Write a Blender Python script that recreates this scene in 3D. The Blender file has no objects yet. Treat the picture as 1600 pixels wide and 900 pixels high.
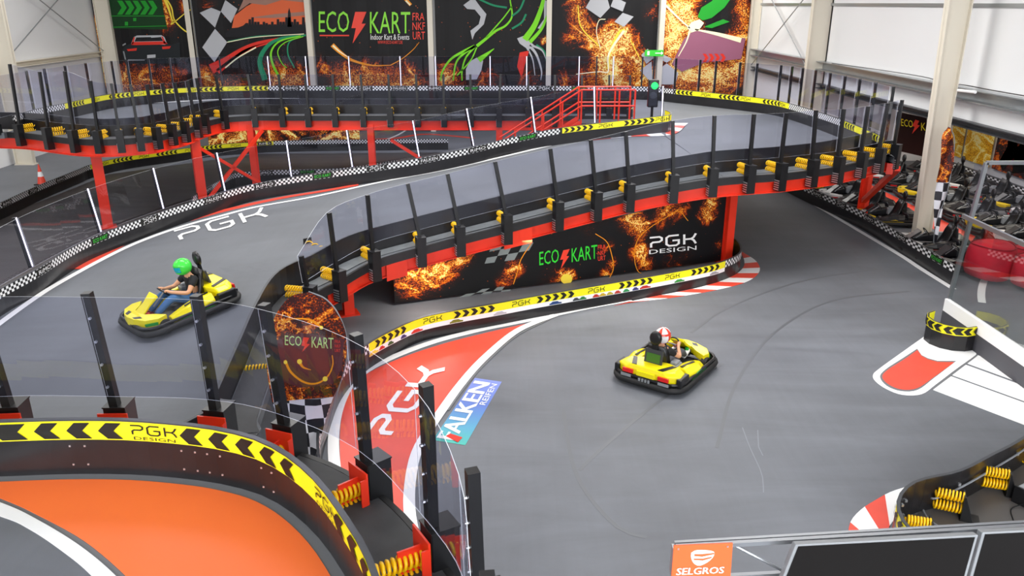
import bpy, math, random
from mathutils import Vector, Matrix
from mathutils.geometry import tessellate_polygon
random.seed(7)
PI = math.pi
scn = bpy.context.scene
col = scn.collection

# ---------------------------------------------------------------- camera
F = 1250.0                                   # focal length in pixels of a 1600 wide frame
PITCH = math.atan(446 / F)
HC = 6.4
YAW = math.atan(15 * math.cos(PITCH) / F)
cam = bpy.data.cameras.new('camera')
cam.sensor_width = 36; cam.lens = F / 1600 * 36; cam.clip_start = .05; cam.clip_end = 200
camo = bpy.data.objects.new('camera', cam); col.objects.link(camo)
camo.location = (0, 0, HC); camo.rotation_euler = (PI / 2 - PITCH, 0, -YAW)
scn.camera = camo
# ---------------------------------------------------------------- light and exposure
scn.view_settings.view_transform = 'Standard'; scn.view_settings.look = 'None'
scn.view_settings.gamma = 1; scn.view_settings.use_curve_mapping = False
scn.view_settings.exposure = 0.0
scn.cycles.transparent_max_bounces = 48
scn.cycles.max_bounces = 8
scn.cycles.sample_clamp_indirect = 6
CEIL = 10.0
world = bpy.data.worlds.new('world'); scn.world = world; world.use_nodes = True
world.node_tree.nodes['Background'].inputs[0].default_value = (.9, .95, 1, 1)
world.node_tree.nodes['Background'].inputs[1].default_value = .6
def area(x, y, z, sx, sy, power, colr=(1, .97, .93)):
    l = bpy.data.lights.new('hall_or_fill_light', 'AREA'); l.shape = 'RECTANGLE'; l.size = sx; l.size_y = sy
    l.energy = power; l.color = colr
    o = bpy.data.objects.new('hall_or_fill_light', l); col.objects.link(o); o.location = (x, y, z)
    return o
for lx, kx in ((-15, .62), (-5, .85), (5, 1.15)):
    for ly, ky in ((3, 70), (15, 660), (24, 720), (33, 640)):
        area(lx, ly, CEIL - .35, 6, 3, ky * kx, (1, .98, .95))
for lx in (-12, 2, 11):                      # unseen fill lights added behind the camera to lift the shade
    fill_ = area(lx, -7.8, 6.0, 8, 5, 1950, (.95, .97, 1)); fill_.rotation_euler = (math.radians(82), 0, 0)
area(16, 24, 3.05, 2.5, 14, 330, (1, .93, .82))
area(9, 40, CEIL - .4, 4, 3, 500)
for lx, ly, lz in ((-1.6, 16.35, 1.15), (.8, 16.5, 1.6), (3.0, 16.7, 1.9), (4.6, 17.3, 2.1)):   # added fill lights brightening floor and banner under the ramp edge
    area(lx, ly, lz, .9, .12, 26, (1, .93, .85))

# ---------------------------------------------------------------- layout helper: a sight line to a point of known height or depth
fw = Vector((math.sin(YAW) * math.cos(PITCH), math.cos(YAW) * math.cos(PITCH), -math.sin(PITCH)))
rt = Vector((math.cos(YAW), -math.sin(YAW), 0))
up = Vector((math.sin(YAW) * math.sin(PITCH), math.cos(YAW) * math.sin(PITCH), math.cos(PITCH)))
def ray(u, v): return fw + rt * ((u - 800) / F) + up * ((450 - v) / F)
def P(u, v, z=0.0):
    d = ray(u, v); t = (z - HC) / d.z; return Vector((d.x * t, d.y * t, z))
def W(u, v, y):
    d = ray(u, v); t = y / d.y; return Vector((d.x * t, y, HC + d.z * t))
def WX(u, v, x):
    d = ray(u, v); t = x / d.x; return Vector((x, d.y * t, HC + d.z * t))
def px(p):
    q = p - Vector((0, 0, HC)); c = q.dot(fw)
    return 800 + F * q.dot(rt) / c, 450 - F * q.dot(up) / c
DZ = 2.75                                    # height of the upper track
def g(x, y):                                 # height of the sloping track
    t = x + .7 * min(0, y - 16)
    a = DZ + .165 * (t - 5); b = .42
    k = .25
    m = (a + b + math.sqrt((a - b) ** 2 + k)) / 2
    return min(DZ, m)
def G(u, v, dz=0.0):
    z = 1.5
    for _ in range(40):
        p = P(u, v, z + dz); z = .5 * z + .5 * g(p.x, p.y)
    p = P(u, v, z + dz); return p

# ---------------------------------------------------------------- materials
def lin(c):
    if isinstance(c, str): c = tuple(int(c[i:i + 2], 16) / 255 for i in (0, 2, 4))
    return tuple(((v + .055) / 1.055) ** 2.4 if v > .04045 else v / 12.92 for v in c[:3]) + (1,)
MATS = {}
def mat(name, c, rough=.5, metal=0, spec=.5, noise=0, nscale=8, emit=0):
    if name in MATS: return MATS[name]
    m = bpy.data.materials.new(name); m.use_nodes = True; MATS[name] = m
    nt = m.node_tree; b = nt.nodes['Principled BSDF']; cc = lin(c)
    b.inputs['Base Color'].default_value = cc; b.inputs['Roughness'].default_value = rough
    b.inputs['Metallic'].default_value = metal; b.inputs['Specular IOR Level'].default_value = spec
    if noise:
        tc = nt.nodes.new('ShaderNodeTexCoord'); n = nt.nodes.new('ShaderNodeTexNoise'); n.inputs['Scale'].default_value = nscale
        n.inputs['Detail'].default_value = 6
        nt.links.new(tc.outputs['Object'], n.inputs['Vector'])
        r = nt.nodes.new('ShaderNodeValToRGB')
        r.color_ramp.elements[0].position = .3; r.color_ramp.elements[1].position = .7
        r.color_ramp.elements[0].color = tuple(v * (1 - noise) for v in cc[:3]) + (1,)
        r.color_ramp.elements[1].color = tuple(min(1, v * (1 + noise)) for v in cc[:3]) + (1,)
        nt.links.new(n.outputs['Fac'], r.inputs[0]); nt.links.new(r.outputs[0], b.inputs['Base Color'])
    if emit:
        b.inputs['Emission Color'].default_value = cc; b.inputs['Emission Strength'].default_value = emit
    return m
class N:                                     # tiny node-building helper
    def __init__(s, m): s.t = m.node_tree; s.b = s.t.nodes['Principled BSDF']
    def n(s, typ, **kw):
        nd = s.t.nodes.new('ShaderNode' + typ)
        for k, v in kw.items():
            if k.startswith('_'): setattr(nd, k[1:], v)
            else:
                nd.inputs[int(k[1:]) if k[0] == 'i' and k[1:].isdigit() else k].default_value = v
        return nd
    def l(s, a, b): s.t.links.new(a, b)
    def math(s, op, a, b=None, c=None):
        nd = s.t.nodes.new('ShaderNodeMath'); nd.operation = op
        for i, q in enumerate((a, b, c)):
            if q is None: continue
            if isinstance(q, (int, float)): nd.inputs[i].default_value = q
            else: s.l(q, nd.inputs[i])
        return nd.outputs[0]
    def ramp(s, fac, stops, interp='LINEAR'):
        nd = s.t.nodes.new('ShaderNodeValToRGB'); cr = nd.color_ramp; cr.interpolation = interp
        while len(cr.elements) < len(stops): cr.elements.new(.5)
        for e, (p, c) in zip(cr.elements, stops): e.position = p; e.color = lin(c)
        s.l(fac, nd.inputs[0]); return nd.outputs[0]
    def mix(s, fac, a, b, mode='MIX'):
        nd = s.t.nodes.new('ShaderNodeMix'); nd.data_type = 'RGBA'; nd.blend_type = mode
        for i, q in ((0, fac), (6, a), (7, b)):
            if isinstance(q, (int, float)): nd.inputs[i].default_value = q
            elif isinstance(q, str): nd.inputs[i].default_value = lin(q)
            else: s.l(q, nd.inputs[i])
        return nd.outputs[2]
def new(name, rough=.5, spec=.5):
    m = mat(name, '808080', rough, 0, spec); return m, N(m)

def floor_mat(name, c, amt=.16, rough=.42, sp=.4):
    m, k = new(name, rough, sp)
    tc = k.n('TexCoord'); mp = k.n('Mapping'); mp.inputs['Scale'].default_value = (.25, 1.1, 1); mp.inputs['Rotation'].default_value = (0, 0, .5)
    k.l(tc.outputs['Object'], mp.inputs[0])
    n1 = k.n('TexNoise', Scale=1.2, Detail=8.0, Roughness=.62, Distortion=1.2); k.l(mp.outputs[0], n1.inputs['Vector'])
    n2 = k.n('TexNoise', Scale=.35, Detail=3.0); k.l(tc.outputs['Object'], n2.inputs['Vector'])
    mp2 = k.n('Mapping'); mp2.inputs['Scale'].default_value = (6, .35, 1); mp2.inputs['Rotation'].default_value = (0, 0, -.35)
    k.l(tc.outputs['Object'], mp2.inputs[0])
    n3 = k.n('TexNoise', Scale=1.5, Detail=6.0, Distortion=.6); k.l(mp2.outputs[0], n3.inputs['Vector'])
    s = k.math('ADD', k.math('MULTIPLY', n1.outputs[0], .42), k.math('MULTIPLY', n2.outputs[0], .5))
    s = k.math('ADD', s, k.math('MULTIPLY', n3.outputs[0], .08))
    cc = [int(c[i:i + 2], 16) / 255 for i in (0, 2, 4)]
    lo = tuple(v * (1 - amt) for v in cc); hi = tuple(min(1, v * (1 + amt)) for v in cc)
    k.l(k.ramp(s, [(.34, lo), (.66, hi)]), k.b.inputs['Base Color'])
    k.l(k.math('MULTIPLY_ADD', n1.outputs[0], .25, rough - .12), k.b.inputs['Roughness'])
    return m
M_floor = floor_mat('grey_track_floor', '6d7076', .11, .5, .22)
M_ramp = floor_mat('ramp_track_floor', '696c71', .09, .62, .2)
M_rub = mat('black_rubber', '1b1b1d', .55, noise=.25, nscale=3)
M_plate = mat('black_barrier_plastic', '1f1e20', .28, noise=.3, nscale=2)
M_ledge = mat('grey_ledge', '7d8285', .5, noise=.12)
M_walk = mat('dark_walkway_rubber', '3c3d40', .7, noise=.1, nscale=6)
M_black = mat('black_steel', '141416', .35)
M_red = mat('red_painted_steel', 'e8361d', .35, noise=.06, nscale=2)
M_yspring = mat('yellow_spring_steel', 'fbc60a', .35)
M_yellow = mat('yellow_band', 'f6ee1e', .4)
M_white = mat('white_paint', 'f4f4f4', .5)
M_redp = mat('red_floor_paint', 'ea4c38', .45, noise=.07, nscale=2)
M_orange = mat('orange_floor_paint', 'ff7535', .5, noise=.05, nscale=1)
M_greyline = mat('grey_floor_edge', '6f7174', .6)
M_wall = mat('white_panel_wall', 'e4e5e6', .55)
M_ceil = mat('light_ceiling', 'd9dadb', .7)
M_cream = mat('cream_column_paint', 'ddd6c6', .45)
M_steel = mat('galvanised_steel', 'a9adb0', .35, .7)
M_alu = mat('aluminium', 'b9bcc0', .3, .85)
M_bolt = mat('zinc_bolt', 'cfd1d4', .3, .8)
M_led = mat('white_led_strip', 'f6efff', .5, emit=2.2)
M_kart = mat('kart_yellow', 'f2e112', .25)
M_tyre = mat('tyre_rubber', '161617', .6)
M_green = mat('vivid_green', '35d437', .4)
M_dgreen = mat('kart_green', '1fa33a', .35)
M_grey = mat('mid_grey_plastic', '8a8d90', .4)
M_dgrey = mat('dark_grey_metal', '3a3c40', .4)
M_redpl = mat('red_plastic', 'd8201f', .35)
M_ltext = mat('lime_print', '8ae234', .5)
M_rtext = mat('red_print', 'f0402a', .5)
M_wtext = mat('white_print', 'f2f2f2', .5)
M_ink = mat('black_print', '15140f', .5)
def checker_mat(name, a, b, sc, kx=1.0):
    m, k = new(name, .4); uv0 = k.n('UVMap'); ch = k.n('TexChecker'); ch.inputs['Scale'].default_value = sc
    uv = k.n('Mapping'); uv.inputs['Scale'].default_value = (kx, 1, 1); uv.inputs['Location'].default_value = (.001, .001, .001); k.l(uv0.outputs[0], uv.inputs[0])
    ch.inputs['Color1'].default_value = lin(a); ch.inputs['Color2'].default_value = lin(b)
    k.l(uv.outputs[0], ch.inputs['Vector']); k.l(ch.outputs[0], k.b.inputs['Base Color']); return m
M_check = checker_mat('checkered_band', 'f2f2f2', '101012', 17.6, .85)
M_checkw = checker_mat('wide_checkered_band', 'f2f2f2', '101012', 17.6, .42)
def glass_mat(name, tint, refl=1.0, f0=.03):
    m = bpy.data.materials.new(name); m.use_nodes = True; nt = m.node_tree; nt.nodes.clear()
    out = nt.nodes.new('ShaderNodeOutputMaterial'); mx = nt.nodes.new('ShaderNodeMixShader')
    tr = nt.nodes.new('ShaderNodeBsdfTransparent'); tr.inputs[0].default_value = lin(tint)
    gl = nt.nodes.new('ShaderNodeBsdfGlossy'); gl.inputs['Roughness'].default_value = .015; gl.inputs[0].default_value = (refl, refl, refl, 1)
    lw = nt.nodes.new('ShaderNodeLayerWeight'); lw.inputs[0].default_value = .5
    pw = nt.nodes.new('ShaderNodeMath'); pw.operation = 'POWER'; pw.inputs[1].default_value = 4.0
    ma = nt.nodes.new('ShaderNodeMath'); ma.operation = 'MULTIPLY_ADD'; ma.inputs[1].default_value = .45; ma.inputs[2].default_value = f0
    nt.links.new(lw.outputs['Facing'], pw.inputs[0]); nt.links.new(pw.outputs[0], ma.inputs[0])
    nt.links.new(ma.outputs[0], mx.inputs[0]); nt.links.new(tr.outputs[0], mx.inputs[1]); nt.links.new(gl.outputs[0], mx.inputs[2])
    nt.links.new(mx.outputs[0], out.inputs[0]); MATS[name] = m; return m
M_glass = glass_mat('clear_polycarbonate', 'f2f3fa', 1, .022)
M_edge = mat('polished_glass_edge', 'dfe3ea', .3)

def fire_mat(name, seed=0.0, amount=.5, base='0d0c0f', scale=1.0, blobs=None, hot='fff3a0', stops=None):
    """printed banner artwork: sparks and flame trails on black, in patches; UV in metres; blobs = (x, y, radius, strength)"""
    m, k = new(name, .55, .3)
    uv = k.n('UVMap'); mp = k.n('Mapping'); mp.inputs['Location'].default_value = (seed * 3.1, seed * 1.7, seed)
    k.l(uv.outputs[0], mp.inputs[0])
    def ridge(sc, dist, width, det=4.0):
        w = k.n('TexNoise', Scale=sc * scale, Detail=det, Distortion=dist, Roughness=.55); k.l(mp.outputs[0], w.inputs['Vector'])
        return k.math('MAXIMUM', k.math('SUBTRACT', 1.0, k.math('MULTIPLY', k.math('ABSOLUTE', k.math('SUBTRACT', w.outputs[0], .5)), width)), 0.0)
    glow = k.math('MAXIMUM', ridge(.55, .9, 7.0), ridge(.9, .5, 10.0)); core = k.math('POWER', ridge(.55, .9, 13.0), 3.0)
    fine = k.n('TexNoise', Scale=16.0 * scale, Detail=3.0, Roughness=.8); k.l(mp.outputs[0], fine.inputs['Vector'])
    grain = k.math('MULTIPLY', k.math('MAXIMUM', k.math('SUBTRACT', fine.outputs[0], .44), 0.0), 7.0)
    vor = k.n('TexVoronoi', Scale=3.2 * scale); k.l(mp.outputs[0], vor.inputs['Vector'])
    dots = k.math('MULTIPLY', k.math('LESS_THAN', vor.outputs['Distance'], .075), .8)
    if blobs:
        mask = None
        for bx, by, br, bs in blobs:
            vm = k.n('VectorMath'); vm.operation = 'DISTANCE'; k.l(uv.outputs[0], vm.inputs[0]); vm.inputs[1].default_value = (bx, by, 0)
            q = k.math('MULTIPLY', k.math('MAXIMUM', k.math('SUBTRACT', 1.0, k.math('DIVIDE', vm.outputs['Value'], br)), 0.0), bs)
            mask = q if mask is None else k.math('ADD', mask, q)
        body = k.math('MULTIPLY', k.math('MULTIPLY', k.math('MINIMUM', mask, 1.4), k.math('MINIMUM', mask, 1.4)), k.math('ADD', k.math('MULTIPLY', grain, .34), .16))
        fire = k.math('ADD', body, k.math('MULTIPLY', k.math('MINIMUM', k.math('MULTIPLY', mask, 1.6), 1.1), k.math('ADD', k.math('MULTIPLY', glow, k.math('MULTIPLY', grain, .38)), k.math('MULTIPLY', core, .55))))
        heat = k.math('ADD', fire, k.math('MULTIPLY', dots, k.math('ADD', k.math('MULTIPLY', glow, .5), .1)))
    else:
        heat = k.math('MULTIPLY', k.math('ADD', k.math('MULTIPLY', glow, k.math('MULTIPLY', grain, .8)), core), amount)
        heat = k.math('ADD', heat, k.math('MULTIPLY', dots, .4))
    c = k.ramp(heat, stops or [(0, base), (.14, '2a0e06'), (.36, 'b23c06'), (.62, 'f2850c'), (.85, 'fdc02a'), (1, hot)])
    k.l(c, k.b.inputs['Base Color']); return m

# ---------------------------------------------------------------- mesh helpers
class MB:
    def __init__(s): s.v = []; s.f = []; s.m = []; s.uv = {}
    def add(s, vs, fs, mi=0, uvs=None):
        b = len(s.v); s.v += [Vector(v) for v in vs]
        for i, f in enumerate(fs):
            if uvs: s.uv[len(s.f)] = [uvs[j] for j in f]
            s.f.append([b + j for j in f]); s.m.append(mi)
        return s
    def box(s, c, size, rz=0.0, mi=0, R=None):
        hx, hy, hz = (q / 2 for q in size); c = Vector(c)
        R = R if R is not None else Matrix.Rotation(rz, 3, 'Z')
        vs = [c + R @ Vector((x * hx, y * hy, z * hz)) for x in (-1, 1) for y in (-1, 1) for z in (-1, 1)]
        return s.add(vs, [(0, 1, 3, 2), (4, 6, 7, 5), (0, 4, 5, 1), (2, 3, 7, 6), (0, 2, 6, 4), (1, 5, 7, 3)], mi)
    def beam(s, a, b, w, h=None, mi=0, upv=(0, 0, 1)):
        a = Vector(a); b = Vector(b); d = b - a; L = d.length; d.normalize(); h = h or w
        x = d.cross(Vector(upv))
        if x.length < 1e-4: x = Vector((1, 0, 0))
        x.normalize(); z = x.cross(d).normalized()
        return s.box((a + b) / 2, (w, L, h), R=Matrix((x, d, z)).transposed(), mi=mi)
    def tube(s, pts, r, n=8, mi=0, closed=False):
        pts = [Vector(p) for p in pts]; vs = []; fs = []; prev = None; k = len(pts)
        for i, p in enumerate(pts):
            t = (pts[(i + 1) % k] - pts[i - 1]) if closed else (pts[min(i + 1, k - 1)] - pts[max(i - 1, 0)])
            t.normalize()
            if prev is None:
                a = Vector((0, 0, 1)) if abs(t.z) < .9 else Vector((1, 0, 0)); x = t.cross(a).normalized()
            else:
                x = (prev - t * prev.dot(t)).normalized()
            prev = x; y = t.cross(x); rr = r[i] if isinstance(r, (list, tuple)) else r
            vs += [p + (x * math.cos(2 * PI * j / n) + y * math.sin(2 * PI * j / n)) * rr for j in range(n)]
        for i in range(k if closed else k - 1):
            for j in range(n):
                a = i * n + j; b = i * n + (j + 1) % n; c = ((i + 1) % k) * n
                fs.append((a, b, c + (j + 1) % n, c + j))
        if not closed: fs += [tuple(range(n))[::-1], tuple((k - 1) * n + j for j in range(n))]
        return s.add(vs, fs, mi)
    def loft(s, secs, mi=0, cap=True, closed=True):
        n = len(secs[0]); vs = [p for q in secs for p in q]; fs = []
        for i in range(len(secs) - 1):
            for j in range(n if closed else n - 1):
                a = i * n + j; b = i * n + (j + 1) % n
                fs.append((a, b, b + n, a + n))
        if cap: fs += [tuple(range(n))[::-1], tuple((len(secs) - 1) * n + j for j in range(n))]
        return s.add(vs, fs, mi)
    def prism(s, poly, ext, mi=0):
        """polygon (3-D points) pushed along a vector"""
        e = Vector(ext); poly = [Vector(p) for p in poly]; n = len(poly)
        tri = tessellate_polygon([poly])
        vs = poly + [p + e for p in poly]
        fs = [tuple(t) for t in tri] + [tuple(n + i for i in t)[::-1] for t in tri]
        fs += [(i, (i + 1) % n, n + (i + 1) % n, n + i) for i in range(n)]
        return s.add(vs, fs, mi)
    def build(s, name, mats, parent=None, smooth=False, bevel=0, local=False, sub=0):
        me = bpy.data.meshes.new(name)
        off = Vector((0, 0, 0)) if (parent is None or local) else wloc(parent)
        me.from_pydata([v - off for v in s.v], [], s.f)
        if not isinstance(mats, (list, tuple)): mats = [mats]
        for m in mats: me.materials.append(m)
        for p, i in zip(me.polygons, s.m): p.material_index = i; p.use_smooth = smooth
        if s.uv:
            ul = me.uv_layers.new(name='UVMap')
            for fi, uvs in s.uv.items():
                for li, q in zip(me.polygons[fi].loop_indices, uvs): ul.data[li].uv = q
        me.validate()
        if not s.uv:
            import bmesh
            b = bmesh.new(); b.from_mesh(me); bmesh.ops.recalc_face_normals(b, faces=b.faces); b.to_mesh(me); b.free()
        o = bpy.data.objects.new(name, me); col.objects.link(o)
        if parent: o.parent = parent
        if bevel:
            md = o.modifiers.new('bevel', 'BEVEL'); md.width = bevel; md.segments = 2; md.limit_method = 'ANGLE'
        if sub:
            md = o.modifiers.new('sub', 'SUBSURF'); md.levels = md.render_levels = sub
        return o
def wloc(o):
    p = Vector((0, 0, 0))
    while o: p += o.location; o = o.parent
    return p
def tag(o, label=None, cat=None, group=None, kind=None):
    if label: o['label'] = label
    if cat: o['category'] = cat
    if group: o['group'] = group
    if kind: o['kind'] = kind
    return o
def thing(name, label, cat, loc=(0, 0, 0), group=None, rz=0.0):
    o = bpy.data.objects.new(name, None); col.objects.link(o); o.location = loc; o.rotation_euler = (0, 0, rz)
    o.empty_display_size = .1
    return tag(o, label, cat, group)
def structure(o, label=None): return tag(o, label, kind='structure')
def copy_tree(o, parent=None):
    c = o.copy(); col.objects.link(c)
    if parent: c.parent = parent
    for ch in o.children: copy_tree(ch, c)
    return c
def crom(pts, n=8):
    """smooth open curve through the points"""
    pts = [Vector(p) for p in pts]; out = []
    for i in range(len(pts) - 1):
        p0 = pts[max(i - 1, 0)]; p1 = pts[i]; p2 = pts[i + 1]; p3 = pts[min(i + 2, len(pts) - 1)]
        if i == 0: p0 = p1 * 2 - p2
        if i == len(pts) - 2: p3 = p2 * 2 - p1
        for j in range(n):
            t = j / n
            out.append(.5 * ((2 * p1) + (p2 - p0) * t + (2 * p0 - 5 * p1 + 4 * p2 - p3) * t * t + (3 * p1 - p0 - 3 * p2 + p3) * t ** 3))
    out.append(pts[-1]); return out
def spx(pts, n=8):
    return [(p.x, p.y) for p in crom([Vector((a, b, 0)) for a, b in pts], n)]
class Path:
    """a smooth line on the ground or deck; n points to the right of travel (towards the track)"""
    def __init__(s, pts, n=8, smooth=True):
        s.p = crom(pts, n) if smooth else [Vector(q) for q in pts]
        s.s = [0.0]
        for a, b in zip(s.p, s.p[1:]): s.s.append(s.s[-1] + (b - a).length)
        s.L = s.s[-1]; s.t = []
        for i in range(len(s.p)):
            d = s.p[min(i + 1, len(s.p) - 1)] - s.p[max(i - 1, 0)]; d.z = 0; s.t.append(d.normalized())
    def at(s, q):
        q = max(0, min(s.L, q)); lo = 0; hi = len(s.s) - 1
        while hi - lo > 1:
            m = (lo + hi) // 2
            if s.s[m] <= q: lo = m
            else: hi = m
        f = (q - s.s[lo]) / max(1e-9, s.s[hi] - s.s[lo])
        return s.p[lo].lerp(s.p[hi], f), s.t[lo].lerp(s.t[hi], f).normalized()
    def face(s, q, h, off=0.0):
        p, t = s.at(q); n = Vector((t.y, -t.x, 0)); r = p + n * off; r.z += h
        if q < 0: r += t * q
        if q > s.L: r += t * (q - s.L)
        return r
    def s_at(s, u, h=0.0, v=None):
        best = None
        for q, p in zip(s.s, s.p):
            a, b = px(p + Vector((0, 0, h))); d = abs(a - u) + (abs(b - v) if v is not None else 0)
            if best is None or d < best[0]: best = (d, q)
        return best[1]
    def offset(s, d):
        pts = [p + Vector((t.y, -t.x, 0)) * d for p, t in zip(s.p, s.t)]
        return Path(pts, smooth=False)
def ribbon(path, s0, s1, h0, h1, t, off=0.0, mb=None, mi=0, step=.2):
    """an upright strip with thickness following a path; UV in metres"""
    mb = mb or MB(); n = max(1, int((s1 - s0) / step)); secs = []; uvs = []
    for i in range(n + 1):
        q = s0 + (s1 - s0) * i / n
        secs.append([path.face(q, h0, off + t / 2), path.face(q, h1, off + t / 2), path.face(q, h1, off - t / 2), path.face(q, h0, off - t / 2)])
        uvs.append(q)
    vs = [p for x in secs for p in x]; H = [h0, h1, h1 + .02, h0 + .02]
    uv = [(uvs[i], H[j] - h0) for i in range(n + 1) for j in range(4)]
    fs = []
    for i in range(n):
        for j in range(4):
            a = i * 4 + j; b = i * 4 + (j + 1) % 4; fs.append((a, b, b + 4, a + 4))
    fs += [(3, 2, 1, 0), tuple(n * 4 + j for j in range(4))]
    mb.add(vs, fs, mi, uv); return mb
def flat(path, s0, s1, a, b, h, mb=None, mi=0, step=.2, th=.004):
    """a strip lying on the surface between two sideways offsets"""
    mb = mb or MB(); n = max(1, int((s1 - s0) / step)); secs = []
    for i in range(n + 1):
        q = s0 + (s1 - s0) * i / n
        secs.append([path.face(q, h, a), path.face(q, h + th, a), path.face(q, h + th, b), path.face(q, h, b)])
    return mb.loft(secs, mi)
# stroke lettering of the three-letter logo
LET = {'P': [[(0, 1), (.72, 1), (.9, .86), (.9, .64), (.72, .5), (.24, .5), (.1, .38), (.1, 0)]],
       'G': [[(.92, 1), (.2, 1), (0, .82), (0, .18), (.2, 0), (.74, 0), (.92, .16), (.92, .5), (.45, .5)]],
       'K': [[(.08, 1), (.08, 0)], [(.95, 1), (.78, .64), (.6, .5), (.08, .5)], [(.6, .5), (.78, .36), (.95, 0)]]}
def stroke_mesh(mb, fn, line, w, mi=0):
    n = len(line); L = []; R = []
    pts = [Vector((a, b)) for a, b in line]
    for i, p in enumerate(pts):
        d1 = (pts[i] - pts[i - 1]).normalized() if i else (pts[1] - pts[0]).normalized()
        d2 = (pts[i + 1] - pts[i]).normalized() if i < n - 1 else d1
        m = (d1 + d2).normalized(); c = max(.5, m.dot(d1)); nn = Vector((-m.y, m.x)) * (w / 2 / c)
        L.append(p + nn); R.append(p - nn)
    vs = [fn(*q) for q in L] + [fn(*q) for q in R]
    mb.add(vs, [(i, i + 1, n + i + 1, n + i) for i in range(n - 1)], mi)
def logo_letters(mb, fn, w=.16, gap=1.25, mi=0):
    for i, ch in enumerate('PGK'):
        for ln in LET[ch]: stroke_mesh(mb, lambda x, y: fn(x + i * gap, y), ln, w, mi)
TXT = {}
def text_mesh(s):
    """flat glyph outlines, height of a capital = 1, returns (verts, faces, width)"""
    if s in TXT: return TXT[s]
    c = bpy.data.curves.new('lettering', 'FONT'); c.body = s; c.size = 1.0; c.resolution_u = 2
    o = bpy.data.objects.new('lettering', c); col.objects.link(o)
    dg = bpy.context.evaluated_depsgraph_get(); dg.update()
    me = bpy.data.meshes.new_from_object(o.evaluated_get(dg))
    vs = [v.co.copy() for v in me.vertices]; fs = [tuple(p.vertices) for p in me.polygons]
    bpy.data.objects.remove(o); bpy.data.curves.remove(c); bpy.data.meshes.remove(me)
    x0 = min(v.x for v in vs); x1 = max(v.x for v in vs); y0 = 0.0; y1 = max(v.y for v in vs); y1 = max(y1, .1)
    vs = [((v.x - x0) / (x1 - x0), (v.y) / y1) for v in vs]
    TXT[s] = (vs, fs, (x1 - x0) / y1); return TXT[s]
def put_text(mb, s, fn, mi=0):
    """fn maps the unit box (x along, y up) onto the surface"""
    vs, fs, w = text_mesh(s); mb.add([fn(*v) for v in vs], fs, mi)
def quadmap(a, b, c, d, plane=None):
    """unit square -> quad: a at (0,0), b at (1,0), c at (1,1), d at (0,1)"""
    a, b, c, d = (Vector(q) for q in (a, b, c, d))
    def fn(x, y):
        q = a * (1 - x) * (1 - y) + b * x * (1 - y) + c * x * y + d * (1 - x) * y
        return plane(q) if plane else q
    return fn
BOLT = [(.6, 1), (1, 1), (.62, .62), (.9, .62), (.2, 0), (.42, .5), (.1, .5), (.35, 1)]

def chevrons(mb, path, s_mid, n, h0, h1, off, d=1, pitch=.2, mi=0, w=.11):
    hm = (h0 + h1) / 2; e = (h1 - h0) * .08; sk = (h1 - h0) * .42
    for i in range(n):
        q = s_mid + (i - (n - 1) / 2) * pitch
        pts = [(q - w / 2 - d * sk / 2, h1 - e), (q + w / 2 - d * sk / 2, h1 - e), (q + w / 2 + d * sk / 2, hm), (q + w / 2 - d * sk / 2, h0 + e), (q - w / 2 - d * sk / 2, h0 + e), (q - w / 2 + d * sk / 2, hm)]
        vs = [path.face(a, b, off) for a, b in pts]
        mb.add(vs, [(0, 1, 2, 5), (5, 2, 3, 4)], mi)
def band_logo(mb, path, s_mid, width, h0, h1, off, mi=0, w=.14):
    """the letters on a band"""
    H = h1 - h0
    fn = lambda x, y: path.face(s_mid - width / 2 + x / 3.45 * width, h0 + H * .2 + y * H * .6, off)
    logo_letters(mb, fn, w, 1.25, mi)
def spring_pts(a, b, r, turns, per=10):
    a = Vector(a); b = Vector(b); d = (b - a); L = d.length; d.normalize()
    x = d.cross(Vector((0, 0, 1))).normalized(); y = x.cross(d)
    n = turns * per; out = []
    for i in range(n + 1):
        t = 2 * PI * i / per
        out.append(a + d * (L * i / n) + x * (r * math.cos(t)) + y * (r * math.sin(t)))
    return out

# ================================================================= hall
XL, XR, YB = -20.6, 13.0, 43.0
XA = 19.2                                    # far side of the kart bay
m = MB(); m.box(((XL + XA) / 2, (YB - 8) / 2, -.1), (XA - XL + 2, YB + 8, .2))
structure(m.build('floor', M_floor), 'grey smooth track floor of the hall')
m = MB(); m.box(((XL + XR) / 2, (YB - 8) / 2, CEIL + .1), (XR - XL + .6, YB + 8.6, .2)); structure(m.build('ceiling', M_ceil))
m = MB(); m.box(((XL + XR) / 2, YB + .1, CEIL / 2), (XR - XL + .6, .2, CEIL)); structure(m.build('wall_back', M_wall))
m = MB(); m.box((XL - .1, (YB - 8) / 2, CEIL / 2), (.2, YB + 8, CEIL)); structure(m.build('wall_left', M_wall))
m = MB(); m.box(((XL + XR) / 2, -8.1, CEIL / 2), (XR - XL + .6, .2, CEIL)); structure(m.build('wall_front', M_wall))
m = MB(); m.box((XR + .1, (YB - 8) / 2, (CEIL + 3.3) / 2), (.2, YB + 8, CEIL - 3.3))
m.box((XR + .1, 38.5, 1.65), (.2, 9, 3.3)); m.box((XR + .1, 0, 1.65), (.2, 16, 3.3))
structure(m.build('wall_right', M_wall))
m = MB(); m.box((XA + .1, 21, 1.7), (.2, 28, 3.4)); structure(m.build('wall_annex', M_wall))
m = MB(); m.box((16.1, 34.1, 1.7), (6.4, .2, 3.4)); m.box((16.1, 7.9, 1.7), (6.4, .2, 3.4)); structure(m.build('wall_annex_end', M_wall))
m = MB(); m.box((16.1 + .1, 21, 3.5), (6.2, 26.4, .2)); structure(m.build('ceiling_annex', M_ceil))
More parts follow.
